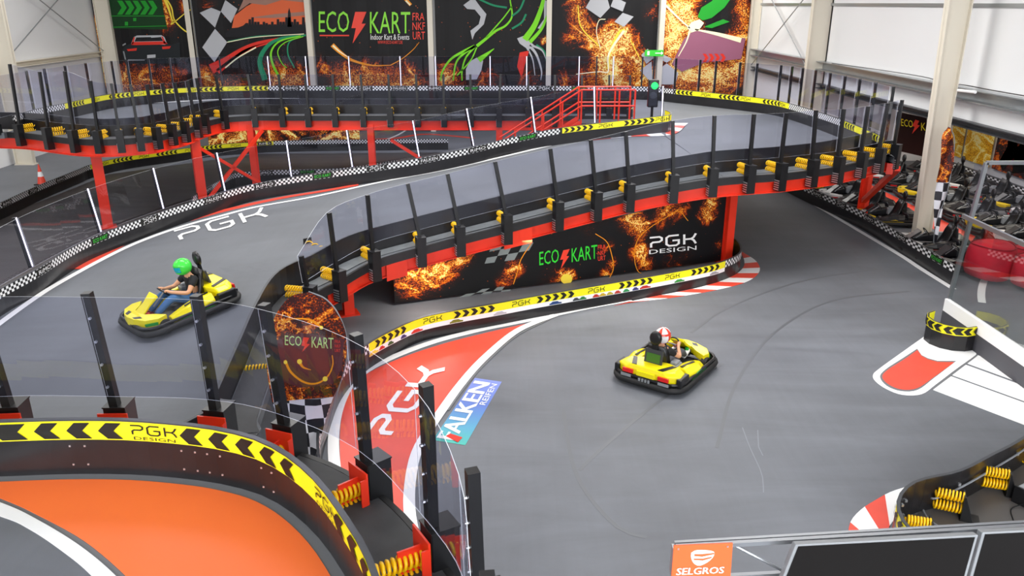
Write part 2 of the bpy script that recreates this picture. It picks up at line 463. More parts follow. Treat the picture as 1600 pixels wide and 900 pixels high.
# panel joints and rails on the side walls
m = MB()
for z, h, d in ((6.33, .1, .05),): m.box((XR - .03, 17, z), (.06, 52, h))
structure(m.build('trim_1', M_steel))
def cchannel(x, y0, y1, z, h, d, sgn):
    m = MB(); m.box((x, (y0 + y1) / 2, z), (.03, y1 - y0, h)); m.box((x - sgn * d / 2, (y0 + y1) / 2, z + h / 2), (d, y1 - y0, .03))
    m.box((x - sgn * d / 2, (y0 + y1) / 2, z - h / 2), (d, y1 - y0, .03)); return m
structure(cchannel(XR - .06, 8, 43, 4.02, .3, .3, 1).build('trim_2', M_steel))
structure(cchannel(XR - .06, 8, 43, 3.22, .16, .2, 1).build('trim_3', M_dgrey))
structure(cchannel(XL + .06, 8, 43, 3.95, .2, .25, -1).build('trim_4', M_cream))
def istud(name, x, y, dx, lx, z0, z1, taper=0.0, label=None):
    """I-section column: web along X, flanges across Y... built as one piece"""
    m = MB(); s = 1 if dx > 0 else -1
    for (xa, w) in ((x, .03), (x + dx, .03)):
        m.prism([(xa + (-taper * s if xa == x else 0), y - lx / 2, z1), (xa + (-taper * s if xa == x else 0) + s * w, y - lx / 2, z1), (xa + s * w, y - lx / 2, z0), (xa, y - lx / 2, z0)], (0, lx, 0))
    m.prism([(x - taper * s, y, z1), (x + dx, y, z1), (x + dx, y, z0), (x, y, z0)], (0, .02, 0))
    m.box((x + dx / 2, y, z0 + .02), (abs(dx) + .1, lx + .1, .04))
    return m
cc = [(-20.4, 25.2), (-20.4, 33.6), (-20.4, 42.6)]
n_lab = {0: 'cream steel column on the left wall nearest the viewer', 1: 'cream steel column on the left wall beside the crossed rods', 2: 'cream steel column in the corner left of the car banner'}
for i, (x, y) in enumerate(cc):
    tag(istud('steel_column', x + .75, y, -.7, .26, 0, CEIL).build('steel_column', M_cream), n_lab[i], 'column')
for i, (y, lab) in enumerate(((22.35, 'cream steel column standing by the kart bay right of the curved barrier'), (33.3, 'cream steel column behind the right bend of the raised track'), (42.4, 'cream steel column in the back right corner beside the last banner'))):
    cx_, dx_, tp_ = ((11.95, .42, .3), (12.25, .75, .05), (12.5, .45, 0.0))[i]
    tag(istud('steel_column', cx_, y, dx_, .26, 0, CEIL, tp_).build('steel_column', M_cream), lab, 'column')
# wall studs between the banners
for u, lab in ((303, 'white wall post between the car banner and the skyline banner'), (487, 'white wall post left of the lettered banner'), (674, 'white wall post right of the lettered banner'), (857, 'white wall post between helmet banner and flame banner'), (1031, 'white wall post carrying the green exit sign')):
    w = W(u, 100, 42.6); m = MB(); x = w.x
    m.box((x, 42.55, CEIL / 2), (.26, .03, CEIL)); m.box((x, 42.85, CEIL / 2), (.26, .03, CEIL)); m.box((x, 42.7, CEIL / 2), (.03, .3, CEIL))
    tag(m.build('wall_post', M_cream), lab, 'post', 'white posts of the back wall')
# bracing rods
for a, b, lab in (((-20.2, 33.8, 4.1), (-20.2, 42.4, 8.2), 'thin bracing rod rising to the back corner on the left wall'), ((-20.2, 33.8, 8.2), (-20.2, 42.4, 4.1), 'thin bracing rod falling to the back corner on the left wall'),
                  ((12.7, 33.5, 3.4), (12.7, 42.2, 7.6), 'thin bracing rod rising to the back corner on the right wall'), ((12.7, 33.5, 7.6), (12.7, 42.2, 3.4), 'thin bracing rod falling to the back corner on the right wall')):
    tag(MB().tube([a, b], .025, 6).build('bracing_rod', M_steel), lab, 'rod')

# ================================================================= banners on the back wall
YW = 42.55
def wallpoly(pts): return [W(u, v, YW) for u, v in pts]
def banner(name, label, corners, mt):
    """corner pixels: bottom-left, bottom-right, top-right, top-left of the visible part; the cloth hangs to the floor"""
    a, b, c, d = (W(u, v, 42.75) for u, v in corners)
    x0 = min(a.x, d.x); x1 = max(b.x, c.x)
    t = thing('wall_banner', label, 'banner', ((x0 + x1) / 2, 42.7, .05))
    m = MB(); n = 24; vs = []; uv = []
    for i in range(n + 1):
        x = x0 + (x1 - x0) * i / n; y = 42.72 + .015 * math.sin(i * 1.3)
        for z in (.05, 8.6): vs.append((x, y, z)); uv.append((x - x0, z))
    k = len(vs); vs += [(v[0], v[1] + .01, v[2]) for v in vs]; uv += uv
    fs = [(2 * i, 2 * i + 2, 2 * i + 3, 2 * i + 1) for i in range(n)] + [(k + 2 * i, k + 2 * i + 1, k + 2 * i + 3, k + 2 * i + 2) for i in range(n)]
    m.add(vs, fs, 0, uv); m.build('cloth', mt, t)
    return t
def art(name, t, mt, polys, y=42.66, th=.004, strokes=(), texts=(), label=None):
    """printed shapes, each its own flat piece on the cloth"""
    def done(m):
        o = m.build(name, mt, t)
        if label: o['label'] = label
        return o
    for p in polys: o = done(MB().prism([W(u, v, y) for u, v in p], (0, th, 0)))
    for pts, w in strokes:
        m = MB(); pts = spx(pts, 6) if len(pts) > 2 else pts; n = len(pts); L = []; R = []
        for i, (a, b) in enumerate(pts):
            q = pts[min(i + 1, n - 1)]; r = pts[max(i - 1, 0)]; d = Vector((q[0] - r[0], q[1] - r[1])).normalized()
            ww = (w[0] + (w[1] - w[0]) * i / (n - 1)) / 2 if isinstance(w, tuple) else w / 2
            L.append(W(a - d.y * ww, b + d.x * ww, y)); R.append(W(a + d.y * ww, b - d.x * ww, y))
        m.add(L + R, [(i, i + 1, n + i + 1, n + i) for i in range(n - 1)]); o = done(m)
    for s, (x0, y0, x1, y1) in texts:
        m = MB(); put_text(m, s, quadmap(W(x0, y1, y), W(x1, y1, y), W(x1, y0, y), W(x0, y0, y))); o = done(m)
    return o
def wb(x0, lst):
    out = []
    for u, v, rr, st in lst:
        p = W(u, v, 42.72); out.append((p.x - x0, p.z, rr * .0345, st))
    return out
def bx0(u, v=0): return min(W(u, 133, 42.75).x, W(u, v, 42.75).x)
M_f1 = fire_mat('flame_print_car', 1, blobs=wb(W(160, 0, 42.75).x, [(166, 40, 30, .9), (172, 75, 34, 1.1), (178, 110, 30, 1.3), (262, 5, 26, 1.0), (272, 35, 24, .9), (300, 10, 14, .6), (240, 128, 50, .8), (200, 125, 30, .8), (290, 118, 30, .7), (150, 215, 90, .9)]))
M_f2 = fire_mat('flame_print_city', 2.3, blobs=wb(W(306, 0, 42.75).x, [(330, 126, 30, .9), (370, 130, 30, .6), (440, 128, 40, .9), (475, 122, 30, 1.0), (330, 10, 20, .3), (380, 215, 90, 1.0)]))
M_f3 = fire_mat('flame_print_logo', 3.9, blobs=wb(W(489, 0, 42.75).x, [(560, 128, 45, 1.1), (600, 118, 34, 1.1), (640, 125, 40, .9), (520, 120, 34, .6), (505, 100, 20, .3), (560, 215, 90, 1.0)]))
M_f4 = fire_mat('flame_print_helmet', 5.1, blobs=wb(W(680, 0, 42.75).x, [(705, 128, 34, .9), (760, 132, 34, .6), (830, 130, 30, .6), (696, 112, 20, .5), (850, 62, 10, 1.0)]))
M_f5 = fire_mat('flame_print_blaze', 6.6, blobs=wb(W(858, 0, 42.75).x, [(900, 10, 24, 1.0), (908, 38, 26, 1.0), (925, 62, 26, 1.0), (950, 75, 34, 1.3), (962, 55, 28, 1.5), (980, 60, 24, 1.2), (992, 85, 28, 1.0), (1004, 108, 30, 1.1), (950, 105, 34, 1.3), (925, 128, 34, .9), (970, 128, 34, 1.0), (880, 130, 24, .7), (1015, 128, 24, 1.0), (1020, 20, 18, .6), (892, 60, 20, .5)]))
M_f6 = fire_mat('flame_print_road', 8.2, blobs=wb(W(1038, 0, 42.75).x, [(1050, 20, 36, 1.2), (1062, 45, 34, 1.3), (1045, 70, 30, 1.1), (1072, 8, 30, 1.1), (1085, 40, 22, 1.3), (1060, 95, 34, 1.0), (1090, 120, 44, 1.0), (1130, 124, 44, 1.05), (1050, 128, 36, .9), (1165, 90, 36, 1.15), (1168, 40, 30, 1.15), (1160, 8, 26, 1.0), (1140, 70, 26, .7)]))
MM = lambda n, c: mat(n, c, .6, spec=.3)
M_dkgreen = MM('print_dark_green', '0d3a18'); M_mgreen = MM('print_green', '1f9a2c'); M_flame = MM('print_flame_orange', 'f39a1c'); M_flamey = MM('print_flame_yellow', 'fbe04a')
M_pgrey = MM('print_silver', 'b9bbc0'); M_pdark = MM('print_charcoal', '17171c'); M_psky = MM('print_sunset', 'e0673c'); M_psky2 = MM('print_dusk_cloud', 'a07a6c')
M_pred = MM('print_red', 'dc3325'); M_ppink = MM('print_road_mauve', '9a5f78'); M_teal = MM('print_teal', '1d8d62'); M_lime = MM('print_lime', '7fdc28'); M_hot = MM('print_white_hot', 'fff7d0')
def blob_fire(name, seed, bx, by, rx, ry, amount=1.2):
    """flame print fading out from a centre; bx,by,rx,ry in metres of the cloth"""
    m = fire_mat(name, seed, amount); k = N(m)
    return m
# 1 car banner
t1 = banner('wall_banner', 'tall banner of a sports car seen from behind under green arrows', ((165, 133), (300, 133), (296, 0), (160, 0)), M_f1)
art('green_glow', t1, M_dkgreen, [[(176, 45), (168, -8), (252, -8), (256, 20), (262, 46)]], 42.685)
art('green_arrow', t1, M_mgreen, [[(x, 1), (x + 8, 1), (x + 15, 12), (x + 8, 23), (x, 23), (x + 7, 12)] for x in (183, 195, 207, 219, 231)] + [[(208, 28), (213, 28), (213, 33), (208, 33)], [(195, 34), (200, 34), (200, 40), (195, 40)]] + [[(172, 24.5), (258, 24.5), (258, 25.5), (172, 25.5)], [(176, 42), (260, 40), (260, 41), (176, 43)]])
art('lightning', t1, M_flamey, [], strokes=[([(258, -5), (268, 12), (272, 30), (285, 45), (300, 55)], 2), ([(272, 30), (268, 38), (290, 20), (298, 15)], 1.5), ([(256, -5), (264, 15), (270, 36)], (5, 1.5))])
art('car_body', t1, MM('print_car_black', '1d2226'), [[(191, 79), (195, 72), (204, 68), (258, 66), (268, 70), (281, 66), (282, 92), (278, 99), (196, 100), (192, 92)]], 42.675)
art('car_roof', t1, M_pgrey, [[(205, 68), (209, 58), (214, 55.5), (252, 55), (257, 58), (260, 66), (258, 70)]], 42.670)
art('car_window', t1, M_pdark, [[(210, 65), (213, 58.5), (251, 57.5), (255, 64)]], 42.667)
art('car_tail', t1, M_pred, [[(205, 70), (207, 65.5), (257, 64.5), (262, 68), (258, 69.5), (212, 70.5)], [(205, 69), (209, 58), (211, 58), (208, 69)], [(256, 68), (252, 57), (254, 57), (260, 68)]], 42.664)
art('tail_light', t1, M_pred, [[(198, 77), (214, 75), (213, 79), (200, 80)], [(253, 73), (267, 72), (265, 76), (254, 77)]], 42.662)
art('number_plate', t1, M_pgrey, [[(230, 86), (243, 85), (243, 90), (230, 91)], [(236, 56), (250, 55), (250, 58), (236, 59)]], 42.660)
art('car_highlight', t1, M_grey, [[(191, 70), (196, 67), (197, 69), (192, 72)], [(200, 93), (226, 93), (226, 94.5), (200, 95)], [(192, 80), (194, 80), (197, 93), (195, 93)]], 42.661)
# 2 skyline banner
t2 = banner('wall_banner', 'tall banner with a sunset city skyline and red and green light trails', ((316, 133), (489, 133), (479, 0), (306, 0)), M_f2)
art('sunset_sky', t2, M_psky, [[(362, 45), (366, 25), (385, 10), (400, 2), (478, -6), (484, 46)]], 42.685)
art('dusk_clouds', t2, M_psky2, [[(372, 18), (390, 5), (415, 8), (440, 0), (478, 4), (480, -10), (385, -10)], [(388, 28), (430, 22), (478, 18), (478, 24), (430, 28)]], 42.68)
sky = [(352, 52), (362, 44), (372, 43), (380, 40)]
for i in range(22):
    x = 384 + i * 4.4; h = random.choice((34, 30, 36, 27, 38)); sky += [(x, h), (x + 3.8, h), (x + 4.1, 40)]
art('skyline', t2, M_pdark, [sky + [(484, 56), (352, 58)], [(449, 42), (450, 18), (452, 12), (454, 20), (456, 42)]], 42.675)
art('checkered_flag', t2, M_pgrey, [[(316, 74), (336, 45), (355, 66), (335, 97)], [(345, 18), (352, 0), (371, 14), (361, 36)], [(312, 20), (330, 12), (345, 18), (336, 43)]], 42.672)
art('red_light_trail', t2, M_pred, [], 42.668, strokes=[([(330, 108), (352, 96), (380, 78), (410, 66), (475, 54)], (16, 2)), ([(340, 112), (365, 92), (390, 76), (440, 62)], (8, 2))])
art('light_trail_highlight', t2, M_hot, [], 42.664, strokes=[([(355, 66), (400, 58), (475, 53)], 1.2), ([(352, 106), (372, 90), (400, 74)], 2)])
art('green_light_trail', t2, M_teal, [], 42.667, strokes=[([(478, 55), (440, 60), (418, 72), (406, 95), (414, 125)], (3, 9)), ([(356, 65), (400, 57), (440, 55)], 2), ([(470, 57), (452, 66), (450, 85), (460, 106)], 2)])
art('lime_light_trail', t2, M_lime, [], 42.663, strokes=[([(470, 56), (438, 64), (424, 80), (426, 100), (437, 122)], (2, 4)), ([(474, 57), (446, 66), (434, 80), (440, 98), (448, 106)], 1.5)])
# 3 lettered banner
t3 = banner('wall_banner', 'tall black banner with large green and red company lettering and sparks', ((497, 133), (677, 133), (672, 0), (489, 0)), M_f3)
art('green_lettering', t3, M_ltext, [], texts=[('ECO', (498, 17.5, 545.5, 50)), ('KART', (578, 18.5, 641, 52))], label='lime green lettering')
art('lightning_bolt', t3, M_rtext, [[(555, 18.5), (572.5, 18.5), (565, 37), (571.5, 37), (551, 68), (556, 44), (549, 44)]], label='red lightning bolt')
art('city_lettering', t3, M_rtext, [[(499.5, 54.5), (545.5, 54.5), (545.5, 56.5), (499.5, 56.5)]], texts=[('FRA', (644.5, 20, 663, 32)), ('NKF', (644.5, 35, 664, 47)), ('URT', (645, 49.5, 664, 61.5)), ('WWW.ECO-KART.DE', (590, 63.5, 629, 68.5))], label='red small lettering')
art('slogan_lettering', t3, M_wtext, [], texts=[('Indoor Kart & Events', (579, 53.5, 639.5, 62))], label='white thin lettering')
art('comet_trail', t3, M_flame, [], 42.668, strokes=[([(519, 70), (532, 82), (550, 94), (580, 102), (610, 102)], (7, 1)), ([(610, 102), (628, 92), (645, 78), (655, 66)], (1.5, .6)), ([(632, -3), (642, 8)], 5)])
art('comet_head', t3, M_hot, [], 42.664, strokes=[([(520, 71), (530, 80), (545, 90)], (3, 1)), ([(634, 1), (641, 8)], 2.5)])
# 4 helmet banner
t4 = banner('wall_banner', 'tall black banner with a silver figure and bright green strands', ((683, 133), (852, 133), (856, 0), (680, 0)), M_f4)
art('silver_shape', t4, M_pgrey, [[(724, 8), (740, -4), (750, 10), (760, 22), (756, 38), (742, 52), (738, 62), (735, 48), (748, 38), (751, 26), (742, 15), (730, 14)],
     [(728, 125), (728, 108), (734, 96), (745, 90), (755, 95), (752, 110), (745, 124)], [(808, 60), (818, 56), (834, 70), (826, 78), (812, 68)], [(868 - 18, 0), (858, 2), (856, 30), (846, 46), (840, 44), (850, 30)]], 42.672)
art('green_strands', t4, M_lime, [], 42.668, strokes=[([(742, 72), (725, 80), (705, 92), (692, 110), (688, 126)], (5, 2)), ([(742, 72), (722, 86), (712, 100), (708, 126)], (4, 2)), ([(742, 73), (728, 90), (722, 110), (722, 126)], (3, 2)), ([(745, 74), (735, 95), (714, 118)], 2),
     ([(745, 72), (760, 60), (775, 48), (790, 40), (800, 25), (797, 0)], (5, 2)), ([(760, 58), (785, 30), (800, 10)], 2), ([(748, 94), (760, 85), (772, 76)], (9, 1)),
     ([(820, 62), (835, 40), (845, 15), (850, -4)], (10, 5)), ([(828, 66), (846, 45), (856, 22)], (6, 3))])
art('dark_green_strands', t4, M_teal, [], 42.665, strokes=[([(800, 25), (812, 15), (820, -3)], 3), ([(745, -3), (770, 8), (792, 12)], 3), ([(800, 45), (815, 35), (822, 22)], 3), ([(838, 70), (850, 80), (854, 95)], 3)])
art('silver_strands', t4, M_pgrey, [], 42.664, strokes=[([(826, 70), (838, 85), (846, 110), (845, 125)], (5, 1)), ([(822, 72), (832, 92), (836, 118)], (3, 1)), ([(828, 70), (846, 78), (853, 92)], (4, 1))])
art('red_bolt', t4, M_pred, [[(812, 82), (827, 79), (820, 102), (815, 122), (808, 104)]], 42.664)
# 5 blaze banner
t5 = banner('wall_banner', 'tall banner of orange blazing sparks with a grey checkered corner', ((861, 133), (1021, 133), (1030, 0), (858, 0)), M_f5)
art('flame_core', t5, M_flamey, [], 42.676, strokes=[([(903, 8), (908, 42), (936, 72)], (1.5, 2)), ([(950, 108), (953, 82), (966, 52), (975, 46)], (5, 3)), ([(985, 62), (1000, 92), (1012, 112)], 1.2)])
art('white_lightning', t5, M_hot, [], 42.668, strokes=[([(975, 48), (958, 72), (950, 90), (950, 112), (935, 112), (900, 116)], (4, 1)), ([(938, 75), (932, 50), (936, 32), (946, 30)], 1.2)])
art('checkered_flag', t5, M_pgrey, [[(925, -5), (948, -6), (953, 12), (938, 28), (915, 12)], [(960, 34), (973, 20), (990, 26), (975, 42)], [(960, -5), (978, 4), (973, 18), (954, 10)], [(1002, 86), (1012, 76), (1022, 90), (1010, 100)], [(1000, 110), (1018, 96), (1020, 132)]], 42.664)
# 6 road banner
t6 = banner('wall_banner', 'tall banner of a glowing road with green streaks beside the corner column', ((1030, 135), (1160, 138), (1172, 0), (1038, 0)), M_f6)
art('green_streak', t6, M_mgreen, [[(1090, 26), (1096, 12), (1112, 2), (1120, -8), (1146, -8), (1132, 12), (1112, 28), (1098, 32)], [(1100, 42), (1130, 30), (1140, 34), (1112, 44)]], 42.675)
art('mauve_road', t6, M_ppink, [[(1050, 100), (1068, 62), (1085, 46), (1165, 60), (1158, 92), (1100, 98), (1065, 112)]], 42.675)
art('white_glow', t6, M_hot, [[(1074, 44), (1080, 35), (1093, 30), (1100, 36), (1092, 47), (1080, 51)]], 42.668, strokes=[([(1040, 8), (1060, 28), (1078, 44)], (3, 2)), ([(1086, 46), (1120, 53), (1158, 63)], (2, 8)), ([(1078, 48), (1072, 66), (1060, 88)], (3, 1))])
art('orange_arrow', t6, M_pred, [[(x, 84), (x + 5, 84), (x + 9, 90), (x + 5, 97), (x, 97), (x + 4, 90)] for x in (1098, 1107, 1116, 1125)], 42.664)
art('checkered_flag', t6, M_pgrey, [[(1024, 78), (1036, 85), (1050, 92), (1042, 98), (1030, 92)], [(1030, 108), (1042, 99), (1060, 114), (1055, 132), (1032, 132)]], 42.664)

# exit sign on its post
p = W(1022, 83, 42.49)
t = thing('exit_sign', 'small green exit sign fixed to the white post left of the road banner', 'sign', (p.x, 42.49, p.z - .2))
MB().box(p, (.95, .1, .3)).build('housing', M_green, t)
mm = MB(); mm.box(p + Vector((-.3, -.055, 0)), (.12, .01, .2)); mm.box(p + Vector((.2, -.055, 0)), (.3, .01, .05)); mm.prism([p + Vector((.35, -.06, .1)), p + Vector((.47, -.06, 0)), p + Vector((.35, -.06, -.1))], (0, .01, 0))
mm.build('symbol', M_wtext, t)

# ================================================================= barrier builder
def barrier(name, label, cat, path, h=.5, t=.03, cw=1.12, lw_=2.5, bands=(), yellow=(), loc=None, plate_mat=None, white=None, extra=None, rivets=True, cars=(), bh=.17):
    """black plate wall with printed bands along its top.  bands: (kind, s0, s1); yellow content: (what, s, dir)"""
    o = thing(name, label, cat, loc or path.p[0])
    ribbon(path, 0, path.L, 0, h, t).build('barrier_plate', plate_mat or M_plate, o)
    ribbon(path, 0, path.L, h, h + .012, t + .012).build('top_edge', M_dgrey, o)
    for kind, s0, s1 in bands:
        if kind == 'y': ribbon(path, s0, s1, h - bh, h - .002, t + .008).build('yellow_band', M_yellow, o)
        if kind in 'cC': ribbon(path, s0, s1, h - bh, h - .002, t + .008).build('checkered_band', M_check if kind == 'c' else M_checkw, o)
        if kind == 'w': ribbon(path, s0, s1, h - bh - .1, h - bh, t + .008).build('white_band', M_white, o)
    off = t / 2 + .013
    for what, s, d in yellow:
        if what == 'chev': m = MB(); chevrons(m, path, s, 5, h - bh, h, off, d, bh * cw, w=bh * cw * .5); m.build('arrow_row', M_ink, o)
        if what == 'logo': lm = MB(); band_logo(lm, path, s, bh * lw_, h - bh + (.035 if lw_ < 2.4 else 0), h, off + .001); lm.build('logo_lettering', M_ink, o)
    for s, txt, mt in (extra or ()):
        w = .62
        ribbon(path, s - w / 2, s + w / 2, h - bh + .01, h - .012, t + .014).build('logo_patch', M_ink, o)
        q = MB()
        if txt == 'PGK': band_logo(q, path, s, w * .7, h - bh, h, off + .006)
        else: put_text(q, txt, lambda x, y: path.face(s - w * .4 + x * w * .8, h - bh + bh * .25 + y * bh * .5, off + .006))
        q.build('logo_lettering', mt, o)
    return o
def fence_parts(o, posts, inner, zfun=None, n_spring=2, led=False, boxh=(.25, .62), pw=.07, glass=True, spring_r=.05, turns=8, spring_len=None, gb=.1, gt=.0035, red_plate=False, bolts=False, drop=0.0):
    """posts: (base Vector, top Vector, inward unit Vector); box brackets, springs, posts and panes"""
    for i, (b, tp, nrm) in enumerate(posts):
        rz = math.atan2(nrm.y, nrm.x); m = MB(); tx = Vector((-nrm.y, nrm.x, 0))
        if boxh:
            z0 = b.z - boxh[1]; z1 = b.z
            hw, dp = .09, .2
            c = b - nrm * .02
            m.box((c.x, c.y, (z0 + z1) / 2), (.012, 2 * hw, z1 - z0), rz)                        # back plate
            for s in (-1, 1): m.box(c + tx * (hw * s) - nrm * (dp / 2) + Vector((0, 0, (z0 - z1) / 2)), (dp, .012, z1 - z0), rz)
            m.box(c - nrm * dp + Vector((0, 0, (z0 - z1) / 2)), (.012, 2 * hw, z1 - z0), rz)
            m.box(c - nrm * dp / 2 + Vector((0, 0, .006)), (dp + .02, 2 * hw + .02, .012), rz)
            m.build('bracket', M_black, o)
            if bolts:
                q = MB()
                for j in range(5): q.box(c + tx * (hw + .012) - nrm * dp * .5 + Vector((0, 0, z0 - z1 + .04 + j * .05)), (dp * .8, .012, .02), rz)
                q.build('bolt_row', M_bolt, o)
        m = MB(); m.beam(b - Vector((0, 0, .02)) - nrm * .06, tp - nrm * .06, pw, pw, upv=nrm)
        pst = m.build('post', M_black, o)
        if led:
            q = MB(); q.beam(b - nrm * .06 + nrm * (pw / 2 + .008), tp - nrm * .06 + nrm * (pw / 2 + .008), pw * .45, .012, upv=nrm); q.build('led_strip', M_led, pst)
        for j in range(n_spring):
            a = b - nrm * .02 - Vector((0, 0, .07 + drop + .13 * j)); e = a + nrm * (spring_len or inner)
            MB().tube(spring_pts(a, e, spring_r, turns, 9), .014, 5).build('spring', M_yspring, o, smooth=True)
        if red_plate:
            q = MB(); c = b + nrm * .02 - Vector((0, 0, .1)); q.box(c - Vector((0, 0, .08)), (.015, .26, .3), rz); q.box(c + nrm * .09 - Vector((0, 0, .12)) , (.18, .015, .22), rz)
            q.box(c + nrm * .03 + tx * .13 - Vector((0, 0, .1)), (.06, .012, .26), rz)
            q.build('mounting_plate', M_red, o)
    if glass:
        B = crom([p[0] + (p[1] - p[0]) * gb + p[2] * .02 for p in posts], 4); T = crom([p[1] - (p[1] - p[0]) * .01 + p[2] * .02 for p in posts], 4)
        NN = crom([p[2] for p in posts], 4)
        for i in range(len(posts) - 1):
            secs = []
            for j in range(i * 4, i * 4 + 5):
                nn = NN[j].normalized() * gt
                secs.append([B[j] + nn, T[j] + nn, T[j] - nn, B[j] - nn])
            m = MB()
            nsec = len(secs); vs = [p for q in secs for p in q]
            fs = []; mi = []
            for a in range(nsec - 1):
                for c in range(4):
                    x = a * 4 + c; y = a * 4 + (c + 1) % 4; fs.append((x, y, y + 4, x + 4)); mi.append(0 if c in (0, 2) else 1)
            fs += [(3, 2, 1, 0), tuple((nsec - 1) * 4 + c for c in range(4))]; mi += [1, 1]
            m.add(vs, fs); m.m = mi
            m.build('glass_panel', [M_glass, M_edge], o)

# ================================================================= sloping track (ramp) and upper deck
OUT0 = [Vector((-9.6, 2, .43)), Vector((-10.1, 8, .43)), Vector((-10.2, 12, .43))]
OUT = [(-70, 495), (0, 452), (55, 422), (136, 375), (250, 332), (345, 302), (400, 287), (490, 272), (575, 260), (657, 247), (735, 231), (800, 215), (877, 200), (960, 190), (1030, 182)]
outp = OUT0 + [G(u, v, .5) - Vector((0, 0, .5)) for u, v in OUT]
cap = [P(1046, 180, DZ + .5), P(1048, 176, DZ + .5), P(1040, 172.5, DZ + .5)]
outp += [c - Vector((0, 0, .5)) for c in cap]
O_path = Path(outp, 6)
BR = [(475, 447, 466, 400), (523, 421, 511, 332), (580, 390, 572, 304), (655, 368, 636, 286), (716, 352, 698, 271), (789, 334, 772, 252), (869, 314, 858, 232), (929, 299, 921, 218), (981, 286, 976, 205), (1051, 272, 1050, 188), (1112, 262, 1115, 180), (1169, 257, 1176, 178), (1217, 254, 1226, 176), (1266, 249, 1272, 172), (1306, 244, 1315, 170), (1342, 237, 1353, 166), (1370, 231, 1384, 161), (1394, 225, 1406, 156)]
inn = [G(u, v, .25) for u, v, _, _ in BR]                     # bracket tops
low = [(380, 668), (398, 630), (412, 590), (430, 540), (448, 490)]
lowp = [G(u, v, .3) - Vector((0, 0, .3)) for u, v in low]
edge = [p - Vector((0, 0, .25)) for p in inn]
E_path = Path([Vector((-5.6, 2, .43)), Vector((-5.2, 7, .43))] + lowp + edge, 6)
def norm_left(path, p):
    b = min(range(len(path.p)), key=lambda i: (path.p[i] - p).length); t = path.t[b]; return Vector((-t.y, t.x, 0))
# ramp surface: loft between the two edges
nS = 90; secs = []
iE = E_path.s_at(1125, 0, 262); iO = O_path.s_at(1046, .5, 180)
gm = MB(); rows = 9; grid = []
for i in range(nS + 1):
    a = O_path.at(iO * i / nS)[0]; b = E_path.at(iE * i / nS)[0]; r = []
    for j in range(rows + 1):
        p = a.lerp(b, j / rows); p.z = min(DZ, g(p.x, p.y)) if p.x < 5 else DZ; r.append(p)
    grid.append(r)
vs = [p for r in grid for p in r]; n1 = rows + 1; k = len(vs)
fs = [(i * n1 + j, i * n1 + j + 1, (i + 1) * n1 + j + 1, (i + 1) * n1 + j) for i in range(nS) for j in range(rows)]
vs2 = vs + [p - Vector((0, 0, .16)) for p in vs]
fs2 = fs + [tuple(q + k for q in f)[::-1] for f in fs]
for i in range(nS):
    for j in (0, rows): a = i * n1 + j; fs2.append((a, a + n1, a + n1 + k, a + k))
for i in (0, nS):
    for j in range(rows): a = i * n1 + j; fs2.append((a, a + 1, a + 1 + k, a + k))
gm.add(vs2, fs2)
ramp = thing('ramp_track', 'long grey sloping kart track rising from left to the raised bend on the right', 'kart track', tuple(grid[40][4]))
gm.build('driving_surface', M_ramp, ramp)
def dec(o, name, pts, w, mt, fn=G, dz=.012, label=None):
    """painted line along a pixel curve; w = width in metres"""
    c = Path([fn(u, v, 0) for u, v in pts], 6)
    r = flat(c, 0, c.L, -w / 2, w / 2, dz).build(name, mt, o)
    if label: r['label'] = label
    return r
dec(ramp, 'white_line', [(-60, 552), (0, 506), (40, 477), (82, 449), (150, 411), (200, 386), (250, 366), (300, 350), (345, 338), (400, 324), (490, 308), (600, 284), (700, 265), (800, 242), (877, 224), (920, 218)], .14, M_white)
dec(ramp, 'red_stripe', [(120, 421), (160, 399), (200, 378), (250, 359), (300, 343), (345, 331), (400, 318), (450, 308), (500, 300), (560, 289)], .26, M_redp)
def curb(name, inner_pts, outer_pts, n, mats, o, first=0, z=.012):
    A = Path(inner_pts, 6); B = Path(outer_pts, 6); m = MB()
    for i in range(n):
        secs = []
        for j in range(5):
            f = (i + j / 4) / n; secs.append([A.face(f * A.L, z), A.face(f * A.L, z + .006), B.face(f * B.L, z + .006), B.face(f * B.L, z)])
        m.loft(secs, (i + first) % 2)
    return m.build(name, mats, o)
curb('striped_kerb', [G(925, 212), G(985, 206), G(1044, 203), G(1052, 193)], [G(922, 220), G(985, 214), G(1050, 211), G(1075, 193)], 8, [M_redp, M_white], ramp)
curb('striped_kerb', [G(432, 575), G(440, 520), G(452, 480), G(466, 452)], [G(418, 570), G(425, 520), G(437, 484), G(455, 450)], 7, [M_redp, M_white], ramp)
lm = MB()
def rampmap(x, y):
    u = 280 + x * 39 - y * 8; v = 376 - x * 10.5 - y * 14; return G(u, v) + Vector((0, 0, .018))
logo_letters(lm, rampmap, .15, 1.28); r = lm.build('track_lettering', M_white, ramp); r['label'] = 'white three-letter logo painted on the slope'

# deck polygon
BAND = [(20, 181), (60, 170), (100, 162), (137, 154), (175, 147), (237, 141), (300, 137), (400, 134.5), (520, 134.5), (680, 134.5), (850, 134.5), (1000, 135.5), (1057, 140), (1128, 147), (1200, 155), (1234, 162), (1275, 174), (1317, 188), (1347, 200), (1380, 214)]
bandp = [P(u, v, DZ + .5) - Vector((0, 0, .5)) for u, v in BAND]
endp = P(1392, 222, DZ + .5); 
B_path = Path(bandp, 6)
NB = [(-30, 192), (33, 194), (78, 199), (118, 203), (154, 204), (186, 203), (215, 201), (239, 199), (262, 194), (282, 190), (301, 184), (314, 179), (346, 172), (397, 169), (442, 169), (482, 169), (524, 169), (568, 169), (610, 169), (653, 169), (694, 169), (736, 169), (780, 169), (825, 169), (867, 169), (909, 169), (952, 169), (985, 170)]
nbp = [P(u, v, DZ + .25) - Vector((0, 0, .25)) for u, v in NB]
